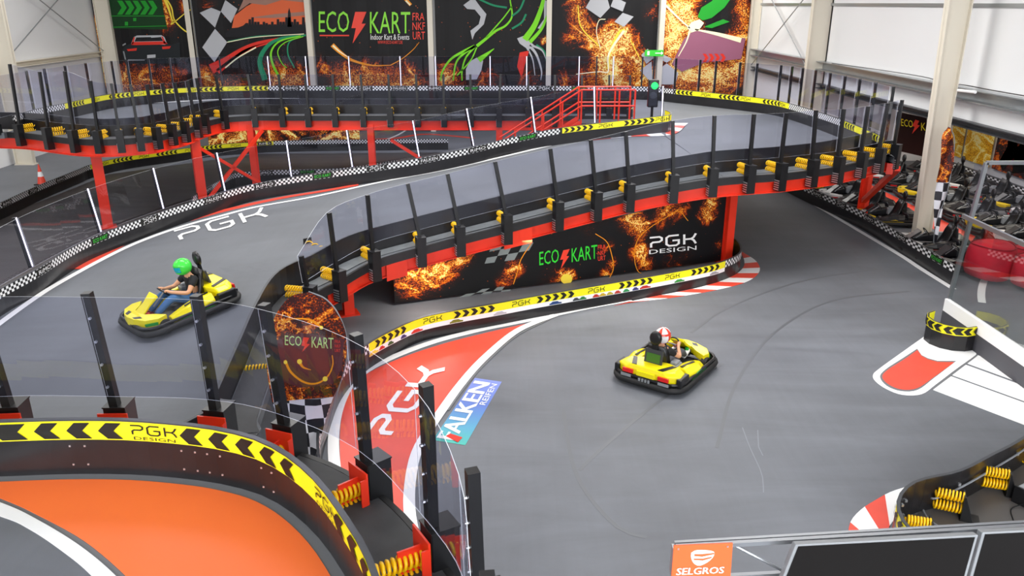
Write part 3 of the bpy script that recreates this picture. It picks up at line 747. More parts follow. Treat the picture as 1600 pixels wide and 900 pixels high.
N_path = Path(nbp, 5)
poly = [p.copy() for p in N_path.p]                            # near edge, left to right
poly += [Vector((4.3, 26.3, DZ)), Vector((4.6, 25.0, DZ)), Vector((4.7, 24.3, DZ))]
e0 = E_path.s_at(1125, 0, 262)
poly += [Vector((E_path.at(e0)[0].x, E_path.at(e0)[0].y, DZ))]
nE = 14
for i in range(1, nE + 1):
    q = E_path.at(e0 + (E_path.L - e0) * i / nE)[0]; poly.append(Vector((q.x, q.y, DZ)))
outer = [B_path.offset(-.35).p[i] for i in range(len(B_path.p) - 1, -1, -2)]
poly += [p.copy() for p in outer]
poly += [Vector((outer[-1].x - 4, outer[-1].y - 1.5, DZ)), Vector((poly[0].x - 2, poly[0].y + 1, DZ))]
for p in poly: p.z = DZ
deck = thing('upper_track_deck', 'raised grey kart track along the back wall and round the right bend', 'kart track', (0, 30, DZ))
dm = MB(); dm.prism([p - Vector((0, 0, .16)) for p in poly], (0, 0, .16))
dm.build('driving_surface', M_ramp, deck)
dec(deck, 'red_stripe', [(40, 196), (85, 184), (150, 167), (210, 160), (275, 156), (340, 153), (400, 151.5)], .3, M_redp, lambda u, v, z: P(u, v, DZ), .014)
dec(deck, 'red_stripe', [(1037, 154), (1100, 160), (1200, 173), (1228, 179), (1262, 188)], .6, M_redp, lambda u, v, z: P(u, v, DZ), .014)
dec(deck, 'white_line', [(85, 187), (150, 170), (210, 163), (275, 159.5), (340, 156), (400, 154), (520, 153.5), (700, 153.5), (850, 153.5), (1000, 154)], .35, M_white, lambda u, v, z: P(u, v, DZ), .018)

# outer barrier of the ramp with led posts
ob = barrier('track_barrier', 'long low black barrier with checkered top edge and lit posts between slope and lower track', 'barrier', O_path,
    bands=[('c', 0, O_path.s_at(877, .5)), ('y', O_path.s_at(877, .5), O_path.L)],
    yellow=[('chev', O_path.s_at(902, .5), 1), ('logo', O_path.s_at(948, .5), 1), ('chev', O_path.s_at(993, .5), 1), ('logo', O_path.s_at(1034, .5), 1)],
    extra=[(O_path.s_at(68, .5), 'RiMO', M_wtext), (O_path.s_at(152, .5), 'ECO KART', M_green), (O_path.s_at(237, .5), 'PGK', M_wtext), (O_path.s_at(328, .5), 'FALKEN', M_wtext), (O_path.s_at(417, .5), 'RiMO', M_wtext),
           (O_path.s_at(503, .5), 'ECO KART', M_green), (O_path.s_at(590, .5), 'PGK', M_wtext), (O_path.s_at(672, .5), 'FALKEN', M_wtext), (O_path.s_at(751, .5), 'RiMO', M_wtext), (O_path.s_at(826, .5), 'ECO KART', M_green)])
LEDP = [(-34, 466, -62, 392), (54, 416, 28, 340), (160, 362, 139, 295), (257, 326, 241, 263), (353, 298, 340, 239), (455, 276, 447, 220), (550, 261, 541, 204), (655, 245, 645, 189), (741, 228, 730, 170), (837, 207, 830, 152), (929, 192, 928, 136), (1034, 181, 1036, 135)]
ps = []
for bu, bv, tu, tv in LEDP:
    b = G(bu, bv, .5); b.z += .0; tp = W(tu, tv, b.y); nn = -norm_left(O_path, b); ps.append((b - nn * .02, tp - nn * .02, nn))
fence_parts(ob, ps, .3, n_spring=0, led=True, boxh=None, gb=.0)

# near fence of the ramp
ps = []
for (u, v, tu, tv), b in zip(BR, inn):
    nn = norm_left(E_path, b); ps.append((b, W(tu, tv, b.y), nn))
rf = thing('spring_barrier', 'black sprung barrier with glass and posts along the near edge of the red ramp', 'barrier', tuple(edge[0]))
fence_parts(rf, ps, .42, bolts=True)
IB = E_path.offset(-.5)                                        # plate standing on the track side
s0 = 0
ribbon(IB, 0, IB.L, 0, .5, .03).build('barrier_plate', M_plate, rf)
ribbon(IB, 0, IB.L, .5, .512, .045).build('top_edge', M_dgrey, rf)
sE = E_path.s_at(475, .25, 447)
flat(E_path, sE, E_path.L, -.46, -.12, .01).build('ledge', M_ledge, rf)
flat(E_path, 0, sE, -.47, -.02, .012).build('dark_ledge', M_walk, rf)
# ground-side supports of the ramp: rubber edge and red beam
def ibeam(path, s0, s1, off, ztop, hgt, name, o, wid=.16):
    for a, b, z0, z1, w in ((0, 0, ztop - .02, ztop, wid), (0, 0, ztop - hgt, ztop - hgt + .02, wid), (0, 0, ztop - hgt, ztop, .02)):
        pass
    m = MB(); ribbon(path, s0, s1, ztop - hgt, ztop, .02, off, m); ribbon(path, s0, s1, ztop - .02, ztop, wid, off, m); ribbon(path, s0, s1, ztop - hgt, ztop - hgt + .02, wid, off, m)
    return m.build(name, M_red, o)
rs = thing('ramp_steelwork', 'red steel beam and legs carrying the sloping track', 'steel frame', (2, 16.5, 0))
ribbon(E_path, sE, E_path.L, -.17, .0, .06, .02).build('rubber_edge', M_rub, rs)
ibeam(E_path, sE + .6, E_path.L, -.06, -.17, .27, 'beam', rs)
def red_leg(o, x, y, ztop, tilt=0.0, w=.22, foot=True, rz=0.0):
    m = MB(); R = Matrix.Rotation(rz, 3, 'Z')
    def q(a, b, c): return Vector((x, y, 0)) + R @ Vector((a, b, 0)) + Vector((0, 0, c))
    for s in (-1, 1): m.box(q(0, s * w / 2, ztop / 2), (w, .025, ztop), rz)
    m.box(q(0, 0, ztop / 2), (.03, w, ztop), rz)
    if foot: m.box(q(0, 0, .015), (w + .2, w + .18, .03), rz)
    return m.build('leg', M_red, o)
for u, v in ((545, 490), (1133, 410)):
    b = P(u, v, 0); z = g(b.x, b.y) - .17 - .0; red_leg(rs, b.x, b.y, z, rz=.4)
red_leg(rs, 11.25, 24.3, DZ - .5, rz=.6); MB().beam((11.2, 24.2, .6), (10.6, 21.2, DZ - .55), .14).build('diagonal_brace', M_red, rs)
MB().beam((11.3, 24.5, DZ - .36), (9.9, 20.2, DZ - .36), .16, .28).build('cross_beam', M_red, rs)
for u, v in ((612, 428),): pass
for su in (622, 808, 820):
    q = E_path.s_at(su, -.3); ribbon(E_path, q - .22, q + .22, -.52, -.17, .02, .03).build('splice_plate', M_red, rs)

# near fence of back straight and left curve
ps = []
NT = [None, (18, 100), (65, 112), (104, 111), (143, 126), (174, 130), (203, 132), (227, 132), (251, 130), (270, 129), (290, 126), (304, 122), (335, 117), (387, 116), (436, 116), (477, 116), (520, 116), (564, 116), (607, 116), (650, 116), (693, 116), (735, 116), (782, 116), (825, 117), (867, 117), (909, 117), (952, 117), (985, 118)]
for (u, v), tp, b in zip(NB, NT, nbp):
    if tp is None: continue
    b = b + Vector((0, 0, .25)); nn = norm_left(N_path, b); ps.append((b, W(tp[0], tp[1], b.y), nn))
nf = thing('spring_barrier', 'sprung barrier with glass on the near edge of the raised back straight and bend', 'barrier', tuple(nbp[0]))
fence_parts(nf, ps, .42, turns=6, bolts=True)
IN = N_path.offset(-.5)
ribbon(IN, 0, IN.L, 0, .5, .03).build('barrier_plate', M_plate, nf)
ribbon(IN, 0, IN.L, .5, .512, .045).build('top_edge', M_dgrey, nf)
ns = thing('deck_steelwork', 'red steel beams, legs and braces carrying the raised back track', 'steel frame', (-8, 28, 0))
ribbon(N_path, 0, N_path.L, -.17, .0, .06, .02).build('rubber_edge', M_rub, ns)
ibeam(N_path, 0, N_path.L, -.06, -.17, .33, 'beam', ns)
for (x, y) in ((-11.95, 23.55), (-9.9, 25.9)): red_leg(ns, x, y, DZ - .3, rz=.5, w=.28)
for u in (581, 783, 384):
    q = N_path.at(N_path.s_at(u, 0))[0]; red_leg(ns, q.x, q.y + .1, DZ - .3)
red_leg(ns, -14.7, 20.2, DZ - .3, w=.28)
for a, b in (((-9.8, 25.9, 2.0), (-8.2, 27.6, .3)), ((-9.8, 25.9, .2), (-8.2, 27.6, 2.3)), ((-3.9, 28, 1.9), (-1.6, 28, .4)), ((.4, 28, .3), (3.4, 28, 1.6))):
    MB().beam(a, b, .1).build('diagonal_brace', M_red, ns)

# outer barrier of the upper deck
bb = barrier('track_barrier', 'low barrier with yellow and checkered bands on the far side of the raised track', 'barrier', B_path,
    bands=[('c', 0, B_path.s_at(100, .5)), ('y', B_path.s_at(100, .5), B_path.s_at(424, .5)), ('c', B_path.s_at(424, .5), B_path.s_at(1057, .5)), ('y', B_path.s_at(1057, .5), B_path.s_at(1234, .5, 162)), ('c', B_path.s_at(1234, .5, 162), B_path.s_at(1317, .5, 188)), ('y', B_path.s_at(1317, .5, 188), B_path.L)],
    yellow=[('chev', B_path.s_at(u, .5), -1) for u in (119, 180, 255, 330, 408)] + [('logo', B_path.s_at(u, .5), 1) for u in (146, 217, 295, 368)] +
           [('chev', B_path.s_at(u, .5), -1) for u in (1072, 1140, 1204)] + [('logo', B_path.s_at(u, .5), 1) for u in (1106, 1170, 1226)] + [('chev', B_path.s_at(1329, .5, 192), -1), ('logo', B_path.s_at(1352, .5, 203), 1), ('chev', B_path.s_at(1370, .5, 211), -1)],
    extra=[(B_path.s_at(u, .5), tx, mt) for u, tx, mt in ((460, 'RiMO', M_wtext), (515, 'ECO KART', M_green), (575, 'PGK', M_wtext), (635, 'FALKEN', M_wtext), (690, 'RiMO', M_wtext), (742, 'ECO KART', M_green), (848, 'PGK', M_wtext), (902, 'ECO KART', M_green), (958, 'FALKEN', M_wtext))])
BO = B_path.offset(-.4)
BT = [(-20, 0), (48, 0), (75, 0), (104, 0), (136, 0), (172, 0), (205, 0), (232, 0), (262, 0), (305, 0), (345, 0), (409, 1), (471, 1), (544, 1), (614, 1), (685, 1), (755, 1), (824, 1), (894, 1), (928, 0), (964, 1), (998, 0), (1020, 0), (1054, 0), (1089, 0), (1122, 0), (1156, 0), (1187, 0), (1219, 0), (1236, 0), (1254, 0), (1274, 0), (1294, 0), (1316, 0), (1341, 0), (1367, 0), (1394, 0)]
allp = []
for u, led in BT:
    s = BO.s_at(u, 1.5); p = BO.at(s)[0]; t = BO.at(s)[1]; nn = Vector((t.y, -t.x, 0)); allp.append((p + Vector((0, 0, .25)), p + Vector((0, 0, 1.62)), nn, led))
fence_parts(bb, [a[:3] for a in allp if not a[3]], .35, n_spring=0, boxh=(.25, .3), glass=False, pw=.06)
fence_parts(bb, [a[:3] for a in allp if a[3]], .35, n_spring=0, boxh=None, led=True, glass=False, pw=.06)
fence_parts(bb, [], .35) if False else None
fence_parts_glass = [a[:3] for a in allp]
def glass_only(o, posts):
    fence_glass = posts
    B = [p[0] + Vector((0, 0, .2)) + p[2] * .03 for p in posts]; T = [p[1] + p[2] * .03 for p in posts]
    for i in range(len(posts) - 1):
        n = posts[i][2] * .005; m = MB()
        m.add([B[i] + n, B[i + 1] + n, T[i + 1] + n, T[i] + n, B[i] - n, B[i + 1] - n, T[i + 1] - n, T[i] - n], [(0, 1, 2, 3), (7, 6, 5, 4), (3, 2, 6, 7), (0, 4, 5, 1), (0, 3, 7, 4), (1, 5, 6, 2)])
        m.m = [0, 0, 1, 1, 1, 1]; m.build('glass_panel', [M_glass, M_edge], o)
glass_only(bb, fence_parts_glass)

# stairs down from the raised straight, red
st = thing('access_stairs', 'red railed metal stairs between the raised straight and the slope', 'stairs', (2.6, 26.2, 0))
def rail(pts, r=.03): return MB().tube(pts, r, 6)
y0, y1 = 25.9, 26.9
xa, xb, xc = .6, 2.5, 4.2
for y in (y0, y1):
    for dz in (1.05, .55):
        rail([(xa - .7, y, 1.4 + dz - .3), (xb, y, DZ + dz), (xc, y, DZ + dz)]).build('handrail', M_red, st)
    MB().beam((xa - .7, y, 1.1), (xb, y, DZ), .05, .2).build('stringer', M_red, st)
    for x in (xb, xb + .6, xb + 1.2, xc): rail([(x, y, DZ), (x, y, DZ + 1.05)]).build('rail_post', M_red, st)
    for x in (xa - .2, xa + .7, xa + 1.3):
        z = 1.1 + (x - xa + .7) / (xb - xa + .7) * (DZ - 1.1); rail([(x, y, z), (x, y, z + 1.05)]).build('rail_post', M_red, st)
for i in range(8):
    x = xa - .5 + i * .36; MB().box((x, (y0 + y1) / 2, 1.2 + i * .2), (.28, y1 - y0, .03)).build('tread', M_dgrey, st)
MB().box(((xb + xc) / 2, (y0 + y1) / 2, DZ - .02), (xc - xb, y1 - y0, .04)).build('landing', M_dgrey, st)

# traffic light
p = P(1024, 182, DZ + .5); p = Vector((p.x, p.y + .6, DZ))
tl = thing('traffic_light', 'black signal box with a lit green lamp on a pole at the track divider', 'traffic light', tuple(p))
MB().tube([p, p + Vector((0, 0, .7))], .04, 8).build('pole', M_black, tl)
MB().box(p + Vector((0, 0, 1.1)), (.3, .2, .8)).build('housing', M_black, tl, bevel=.03)
def disc(c, r, ax, n=16, th=.02): return MB().tube([Vector(c), Vector(c) + Vector(ax) * th], r, n)
disc(p + Vector((.02, -.1, 1.33)), .1, (0, -1, 0)).build('lit_lamp', mat('green_lamp_light', '0ad94a', .4, emit=3), tl)['label'] = 'glowing green lamp'
disc(p + Vector((.0, -.1, 1.05)), .1, (0, -1, 0)).build('dark_lamp', M_dgrey, tl)

# ================================================================= ground: lower track at far left
GB = [(-40, 333), (0, 317), (60, 290), (120, 266), (140, 258), (190, 246), (260, 236), (330, 227), (400, 222), (427, 220.5), (500, 219), (600, 218), (700, 217)]
Gp = Path([P(u, v, .5) - Vector((0, 0, .5)) for u, v in GB], 6)
barrier('track_barrier', 'low barrier with checkered and yellow band on the ground beneath the raised back track', 'barrier', Gp,
    bands=[('c', 0, Gp.s_at(140, .5)), ('y', Gp.s_at(140, .5), Gp.s_at(427, .5)), ('c', Gp.s_at(427, .5), Gp.L)],
    yellow=[('logo', Gp.s_at(u, .5), 1) for u in (160, 225, 295, 365)] + [('chev', Gp.s_at(u, .5), -1) for u in (190, 265, 335, 405)],
    extra=[(Gp.s_at(u, .5), tx, M_wtext) for u, tx in ((12, 'RiMO'), (53, 'PGK'), (95, 'RiMO'), (412, 'RiMO'))])
Gq = Path([P(u, v, .5) - Vector((0, 0, .5)) for u, v in ((300, 308), (325, 292), (345, 281), (362, 272), (380, 269), (420, 266), (470, 265), (540, 262), (620, 250))], 6)
barrier('track_barrier', 'checkered ground barrier curving behind the lit glass panels of the slope', 'barrier', Gq, bands=[('c', 0, Gq.L)],
    extra=[(Gq.s_at(325, .5), 'RiMO', M_wtext), (Gq.s_at(415, .5), 'RiMO', M_wtext), (Gq.s_at(485, .5), 'ECO KART', M_green)])
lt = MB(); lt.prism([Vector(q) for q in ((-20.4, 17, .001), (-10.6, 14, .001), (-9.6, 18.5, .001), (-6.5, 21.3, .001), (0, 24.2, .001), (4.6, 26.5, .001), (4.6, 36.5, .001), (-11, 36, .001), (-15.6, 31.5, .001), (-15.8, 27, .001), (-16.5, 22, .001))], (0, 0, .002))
tag(lt.build('lower_track_shade', floor_mat('painted_shade_floor', '393535', .2)), 'lower kart track at left, coloured brown-black for the shade beneath the raised track', 'kart track')  # floor patch coloured dark to stand for shade around the raised track
# wavy white/red paint on lower track
low = thing('lower_track_paint', 'red, white painted edge line on the shade-toned lower track under the raised straight', 'floor paint', tuple(P(600, 212, 0)))
curb('striped_kerb', [P(455, 224), P(490, 219), P(530, 206), P(560, 203)], [P(460, 228), P(495, 224), P(532, 212), P(562, 209)], 5, [M_white, M_redp], low, z=.004)
dec(low, 'white_line', [(540, 206), (562, 222), (590, 222), (620, 212), (650, 196), (690, 189), (720, 191), (760, 200)], .12, M_white, lambda u, v, z: P(u, v, 0), .01)
dec(low, 'red_stripe', [(585, 218), (620, 216), (660, 210), (700, 212), (740, 216)], .3, M_redp, lambda u, v, z: P(u, v, 0), .006)
gb_ = thing('printed_banner', 'golden spark banner behind the ground barrier below the raised back straight', 'banner', tuple(W(445, 215, 37.9)))
xa_, xb_ = W(325, 215, 37.9).x, W(562, 215, 37.9).x
MB().add([(xa_, 37.9, .02), (xb_, 37.9, .02), (xb_, 37.9, 1.9), (xa_, 37.9, 1.9), (xa_, 37.92, .02), (xb_, 37.92, .02), (xb_, 37.92, 1.9), (xa_, 37.92, 1.9)], [(0, 1, 2, 3), (7, 6, 5, 4), (3, 2, 6, 7), (0, 4, 5, 1), (0, 3, 7, 4), (1, 5, 6, 2)], 0, [(0, 0), (7, 0), (7, 2), (0, 2)] * 2).build('cloth', fire_mat('flame_print_low', 31.0, 1.0, scale=1.2), gb_)
# traffic cone
p = P(66, 288, 0)
tc_ = thing('traffic_cone', 'red and white traffic cone behind the checkered ground barrier at left', 'cone', tuple(p))
MB().box(p + Vector((0, 0, .02)), (.4, .4, .04)).build('base', M_black, tc_)
def cone(z0, z1, r0, r1): return MB().tube([p + Vector((0, 0, z0)), p + Vector((0, 0, z1))], [r0, r1], 14)
cone(.04, .3, .15, .1).build('lower_cone', M_redp, tc_); cone(.3, .48, .1, .07).build('reflective_collar', M_white, tc_); cone(.48, .75, .07, .02).build('upper_cone', M_redp, tc_)

# ================================================================= middle barrier and hairpin
MBP = [(520, 800), (505, 758), (498, 715), (497, 675), (507, 637), (524, 592), (545, 563), (575, 537), (615, 515), (657, 497), (712, 485), (770, 475), (835, 463), (900, 452), (965, 441), (1050, 426), (1110, 414), (1136, 406), (1153, 398), (1158, 390), (1154, 379), (1143, 370), (1125, 364)]
Mp = Path([P(u, v, .5) - Vector((0, 0, .5)) for u, v in MBP], 6)
sa = Mp.s_at(575, .5, 537); sb = Mp.s_at(1132, .5, 407)
mbar = barrier('track_barrier', 'curved ground barrier with yellow arrow band and row of small printed cars in the middle', 'barrier', Mp,
    bands=[('c', Mp.s_at(498, .5, 715), sa), ('y', sa, sb), ('w', sa, sb), ('c', sb, Mp.s_at(1158, .5, 390))],
    yellow=[('chev', Mp.s_at(u, .5), 1) for u in (607, 741, 872, 990, 1104)] + [('logo', Mp.s_at(u, .5), 1) for u in (671, 808, 932, 1048)])
cm = {}
CARS = [(585, 'ffd24a'), (598, 'c8281e'), (612, '3c5a2a'), (627, '3b2a6a'), (650, 'cf2f24'), (713, '7a7a22'), (777, 'b8b8c0'), (871, '27457c'), (903, '3a3d44'), (915, '2a7a3c'), (927, 'c23020'), (938, 'c9a51f'), (951, 'b8a53a'), (965, 'b83a2e'), (978, '2a8a4a'), (990, '2c2c70'), (1012, 'b52820'), (1063, '2f8a3a'), (1115, '9a9aa0')]
for u, c in CARS:
    s = Mp.s_at(u, .3); w = .17 if (585 < u < 640 or 900 < u < 1000) else .3; m = MB()
    pr = [(-.5, .1), (.5, .1), (.5, .45), (.3, .55), (.15, .9), (-.25, .9), (-.4, .55), (-.5, .45)]
    vv = [Mp.face(s + a * w, .235 + b * .085, .025) for a, b in pr]; m.add(vv, [(0, 1, 2, 3, 4, 5, 6, 7)])
    m.build('printed_car', mat('print_car_' + c, c, .5), mbar)
# red area, white lines
fl = thing('floor_markings', 'red painted run-off with white lines and white logo letters left of the grey track', 'floor paint', tuple(P(600, 640, 0)))
RED = spx([(548, 603), (575, 583), (625, 560), (690, 538), (760, 520), (835, 503), (846, 499)], 5) + spx([(842, 501), (797, 521), (745, 565), (713, 602), (687, 637), (662, 672), (645, 705), (634, 755), (632, 800), (640, 850), (660, 900)], 5) + spx([(560, 900), (540, 800), (533, 735), (531, 690), (534, 650), (540, 627), (548, 603)], 5)[:-1]
m = MB(); m.prism([P(u, v, .003) for u, v in RED], (0, 0, .003)); m.build('red_area', M_redp, fl)
def gp(u, v, z=0): return P(u, v, 0)
dec(fl, 'white_line', [(545, 880), (527, 760), (521, 700), (524, 660), (533, 628), (548, 601), (575, 578), (620, 556), (680, 534), (750, 516), (800, 506), (850, 496), (920, 481), (985, 469)], .17, M_white, gp, .010)
dec(fl, 'white_line', [(868, 493), (835, 505), (800, 523), (752, 565), (718, 604), (692, 640), (668, 676), (650, 710), (641, 755), (640, 800), (650, 850), (672, 900)], .16, M_white, gp, .015)
dec(fl, 'grey_line', [(860, 499), (808, 525), (760, 567), (726, 606), (700, 642)], .035, M_greyline, gp, .012)
lm = MB()
for ch, (ou, ov) in zip('PGK', ((611, 680), (644, 642), (673, 606))):
    for li, ln in enumerate(LET[ch]): stroke_mesh(lm, lambda x, y: P(ou + x * 23 - y * 40, ov - x * 31 - y * 3, .014 + li * .002), ln, .2)
r = lm.build('track_lettering', M_white, fl); r['label'] = 'white three-letter logo on the red paint'
# sticker
def fmap(x, y): 
    a, b, c, d = Vector((727, 695)), Vector((784, 596)), Vector((742, 590)), Vector((676, 687))
    q = a * (1 - x) * (1 - y) + b * x * (1 - y) + c * x * y + d * (1 - x) * y; return P(q.x, q.y, .010)
stk = thing('floor_sticker', 'blue and teal tyre sticker with white capitals on the grey track', 'sticker', tuple(P(728, 645, 0)))
m = MB(); k = 12
mt, kk = new('sticker_gradient', .45); uvn = kk.n('UVMap'); sx = kk.n('SeparateXYZ'); kk.l(uvn.outputs[0], sx.inputs[0])
kk.l(kk.ramp(sx.outputs[0], [(0, '3fb5a6'), (.25, '4f9fc0'), (.6, '5a78c4'), (1, '7f8fd8')]), kk.b.inputs['Base Color'])
for i in range(k):
    x0, x1 = i / k, (i + 1) / k; m.add([fmap(x0, 0) - Vector((0, 0, .006)), fmap(x1, 0) - Vector((0, 0, .006)), fmap(x1, 1) - Vector((0, 0, .006)), fmap(x0, 1) - Vector((0, 0, .006))], [(0, 1, 2, 3)], 0, [(x0, 0), (x1, 0), (x1, 1), (x0, 1)])
m.build('vinyl', mt, stk)
m = MB(); vs, fs, w = text_mesh('FALKEN'); 
for dx in (0, .008, .016):
    m.add([fmap(.04 + x * .9 + dx, .36 + y * .58) + Vector((0, 0, dx * .1)) for x, y in vs], fs)
m.build('lettering', M_wtext, stk)
m = MB(); put_text(m, 'REIFEN', lambda x, y: fmap(.62 + x * .33, .1 + y * .2)); m.build('small_lettering', M_wtext, stk)
m = MB(); m.prism([fmap(x, y) for x, y in ((.02, .25), (.1, .2), (.13, .62), (.08, .7))], (0, 0, .003)); m.build('red_accent', M_pred, stk)
# kerb at the hairpin
kb = thing('striped_kerb', 'red and white striped kerb round the hairpin end of the middle barrier', 'kerb', tuple(P(1170, 420, 0)))
curb('kerb_paint', [P(960, 478), P(1010, 466), P(1090, 450), P(1140, 434), P(1160, 420), P(1163, 408), P(1158, 396)], [P(985, 473), P(1060, 464), P(1135, 450), P(1172, 438), P(1187, 423), P(1181, 408), P(1160, 394)], 13, [M_redp, M_white], kb, z=.003)

M_mark = mat('tyre_mark_rubber', '616469', .5)
for pts_, lab in (([(1130, 568), (1040, 620), (955, 688), (905, 735)], 'faint dark tyre mark trailing from the kart right of centre'), ([(1370, 420), (1250, 440), (1140, 480), (1080, 520)], 'faint dark tyre mark curving below the ramp exit'),
                  ([(1420, 455), (1300, 470), (1210, 520), (1150, 600), (1120, 700)], 'long faint tyre mark sweeping through the middle of the grey floor'), ([(880, 640), (900, 740), (960, 820), (1010, 840)], 'faint tyre mark left of the sponsor sign')):
    c = Path([P(u, v) for u, v in pts_], 6); tag(flat(c, 0, c.L, -.03, .03, .0012, th=.001).build('tyre_mark', M_mark), lab, 'tyre mark')
# banner standing under the ramp
A = P(617, 474, .06); B = P(1126, 407, .06)
def plane(u, v):
    """point of the upright banner plane on a sight line"""
    n = Vector((-(B - A).y, (B - A).x, 0)).normalized(); d = ray(u, v); t = (A - Vector((0, 0, HC))).dot(n) / d.dot(n)
    return Vector((0, 0, HC)) + d * t
def off(u, v, k=.006):
    n = Vector(((B - A).y, -(B - A).x, 0)).normalized(); return plane(u, v) + n * k
M_bfire = None
ub = thing('printed_banner', 'long black banner with orange sparks and two white and green logos beneath the ramp', 'banner', tuple(A))
Ld = (B - A).length; m = MB(); TL = plane(617, 424); TR = plane(1135, 298); n = 20; vs = []; uv = []
bl = []
for u, v, rr, st in ((640, 438, 40, .9), (690, 422, 40, 1.0), (668, 455, 30, .5), (725, 402, 24, .8), (790, 440, 22, .7), (806, 420, 22, .9), (985, 340, 34, 1.0), (1000, 358, 26, 1.3), (1035, 335, 34, .8), (1062, 325, 28, .7), (1105, 335, 26, 1.2), (1110, 312, 24, .8), (1002, 395, 30, 1.0), (1010, 422, 24, .8), (948, 385, 18, .6), (957, 415, 16, .9), (945, 436, 20, .9), (885, 437, 22, 1.1), (870, 448, 40, .6), (1060, 410, 40, .35), (925, 350, 34, .35), (1122, 385, 16, .6)):
    q = plane(u, v); e = (B - A).normalized(); bl.append(((q - A).dot(e), q.z, rr * .0150, st))
M_bfire = fire_mat('flame_print_under_ramp', 11.3, blobs=bl, scale=2.0)
for i in range(n + 1):
    f = i / n; p = A.lerp(B, f); tp = TL.lerp(TR, f); vs += [p, Vector((p.x, p.y, tp.z))]; uv += [(f * Ld, 0), (f * Ld, tp.z)]
k = len(vs); nb = Vector((-(B - A).y, (B - A).x, 0)).normalized() * .015; vs += [v + nb for v in vs]; uv += uv
m.add(vs, [(2 * i, 2 * i + 2, 2 * i + 3, 2 * i + 1) for i in range(n)] + [(k + 2 * i, k + 2 * i + 1, k + 2 * i + 3, k + 2 * i + 2) for i in range(n)] + [(2 * i + 1, 2 * i + 3, k + 2 * i + 3, k + 2 * i + 1) for i in range(n)], 0, uv)
m.build('cloth', M_bfire, ub)
def oq(x0, y0, x1, y1, dy=0.0):  # text box rising to the right
    return lambda x, y: off(x0 + (x1 - x0) * x, (y1 + (y0 - y1) * y) + dy * x, .008)
m = MB(); put_text(m, 'ECO', oq(842.5, 393.5, 873, 414.5, -5)); put_text(m, 'KART', oq(893, 388, 933, 409.5, -6)); m.build('green_lettering', M_green, ub)
m = MB(); m.prism([off(u, v, .008) for u, v in ((880, 391), (890, 389), (885, 400), (889, 400), (876, 420), (880, 405), (875, 406))], nb * .1)
for s, y in (('FRA', 383), ('NKF', 392), ('URT', 400.5)): put_text(m, s, oq(934, y, 946, y + 7, -1.5))
m.build('red_lettering', M_rtext, ub)
m = MB(); logo_letters(m, lambda x, y: off(1015 + x / 3.45 * 72, 387 - y * 15.5 - x / 3.45 * 7, .008), .17)
put_text(m, 'DESIGN', oq(1014, 390.5, 1088, 397, -7)); m.build('white_lettering', M_wtext, ub)
m = MB()
def arc(pts, w):
    pts = spx(pts, 6); nn = len(pts); L = []; R = []
    for i, (a, b) in enumerate(pts):
        q = pts[min(i + 1, nn - 1)]; r = pts[max(i - 1, 0)]; d = Vector((q[0] - r[0], q[1] - r[1])).normalized()
        L.append(off(a - d.y * w / 2, b + d.x * w / 2, .007)); R.append(off(a + d.y * w / 2, b - d.x * w / 2, .007))
    m.add(L + R, [(i, i + 1, nn + i + 1, nn + i) for i in range(nn - 1)])
arc([(930, 365), (948, 378), (956, 400), (958, 420), (950, 438)], 1.2); arc([(1020, 428), (998, 425), (991, 400), (996, 375), (1012, 358), (1040, 340), (1060, 330), (1075, 345)], 1.0)
arc([(802, 444), (808, 425), (814, 405), (830, 380)], 1.2)
m.build('flame_arc', M_flame, ub)
m = MB()
def cgrid(m, qd, nx_, ny_):
    qa, qb, qc, qd_ = (Vector(q) for q in qd)
    f_ = lambda x, y: off(*(qa * (1 - x) * (1 - y) + qb * x * (1 - y) + qc * x * y + qd_ * (1 - x) * y), .006)
    for i in range(nx_):
        for j in range(ny_):
            if (i + j) % 2 == 0: m.add([f_(i / nx_, j / ny_), f_((i + 1) / nx_, j / ny_), f_((i + 1) / nx_, (j + 1) / ny_), f_(i / nx_, (j + 1) / ny_)], [(0, 1, 2, 3)])
cgrid(m, ((757, 412), (819, 404), (841, 366), (768, 384)), 4, 3); cgrid(m, ((716, 465), (796, 458), (800, 446), (742, 453)), 5, 2)
m.build('checkered_print', MM('print_dim_silver', '7f8787'), ub)
m = MB(); m.prism([off(885 + 9 * math.cos(i * PI / 8), 436 + 8 * math.sin(i * PI / 8), .008) for i in range(16)], nb * .1); m.build('glowing_orb_print', M_flamey, ub)
# small feet clamps
for i, u in enumerate((660, 725, 790)):
    pass

# ================================================================= right-hand ground barrier along the kart bay
Rp = Path([P(u, v, .5) - Vector((0, 0, .5)) for u, v in ((1205, 265), (1257, 290), (1300, 309), (1350, 332), (1420, 372), (1460, 396), (1497, 418))], 6)
barrier('track_barrier', 'straight black barrier with checkered top between the grey track and the kart bay', 'barrier', Rp, bands=[('C', 0, Rp.L)],
    extra=[(Rp.s_at(1280, .5), 'RiMO', M_wtext), (Rp.s_at(1318, .5), 'PGK', M_wtext), (Rp.s_at(1360, .5), 'RiMO', M_wtext), (Rp.s_at(1408, .5), 'RiMO', M_wtext), (Rp.s_at(1464, .5), 'ECO KART', M_green)])
rl = MB(); c = Path([P(u, v) for u, v in ((1215, 286), (1300, 336), (1400, 395), (1440, 421), (1490, 452))], 6); flat(c, 0, c.L, -.07, .07, .004, rl)
tag(rl.build('floor_or_reflection_line', M_white), 'straight white line along the foot of the right barrier', 'floor line')

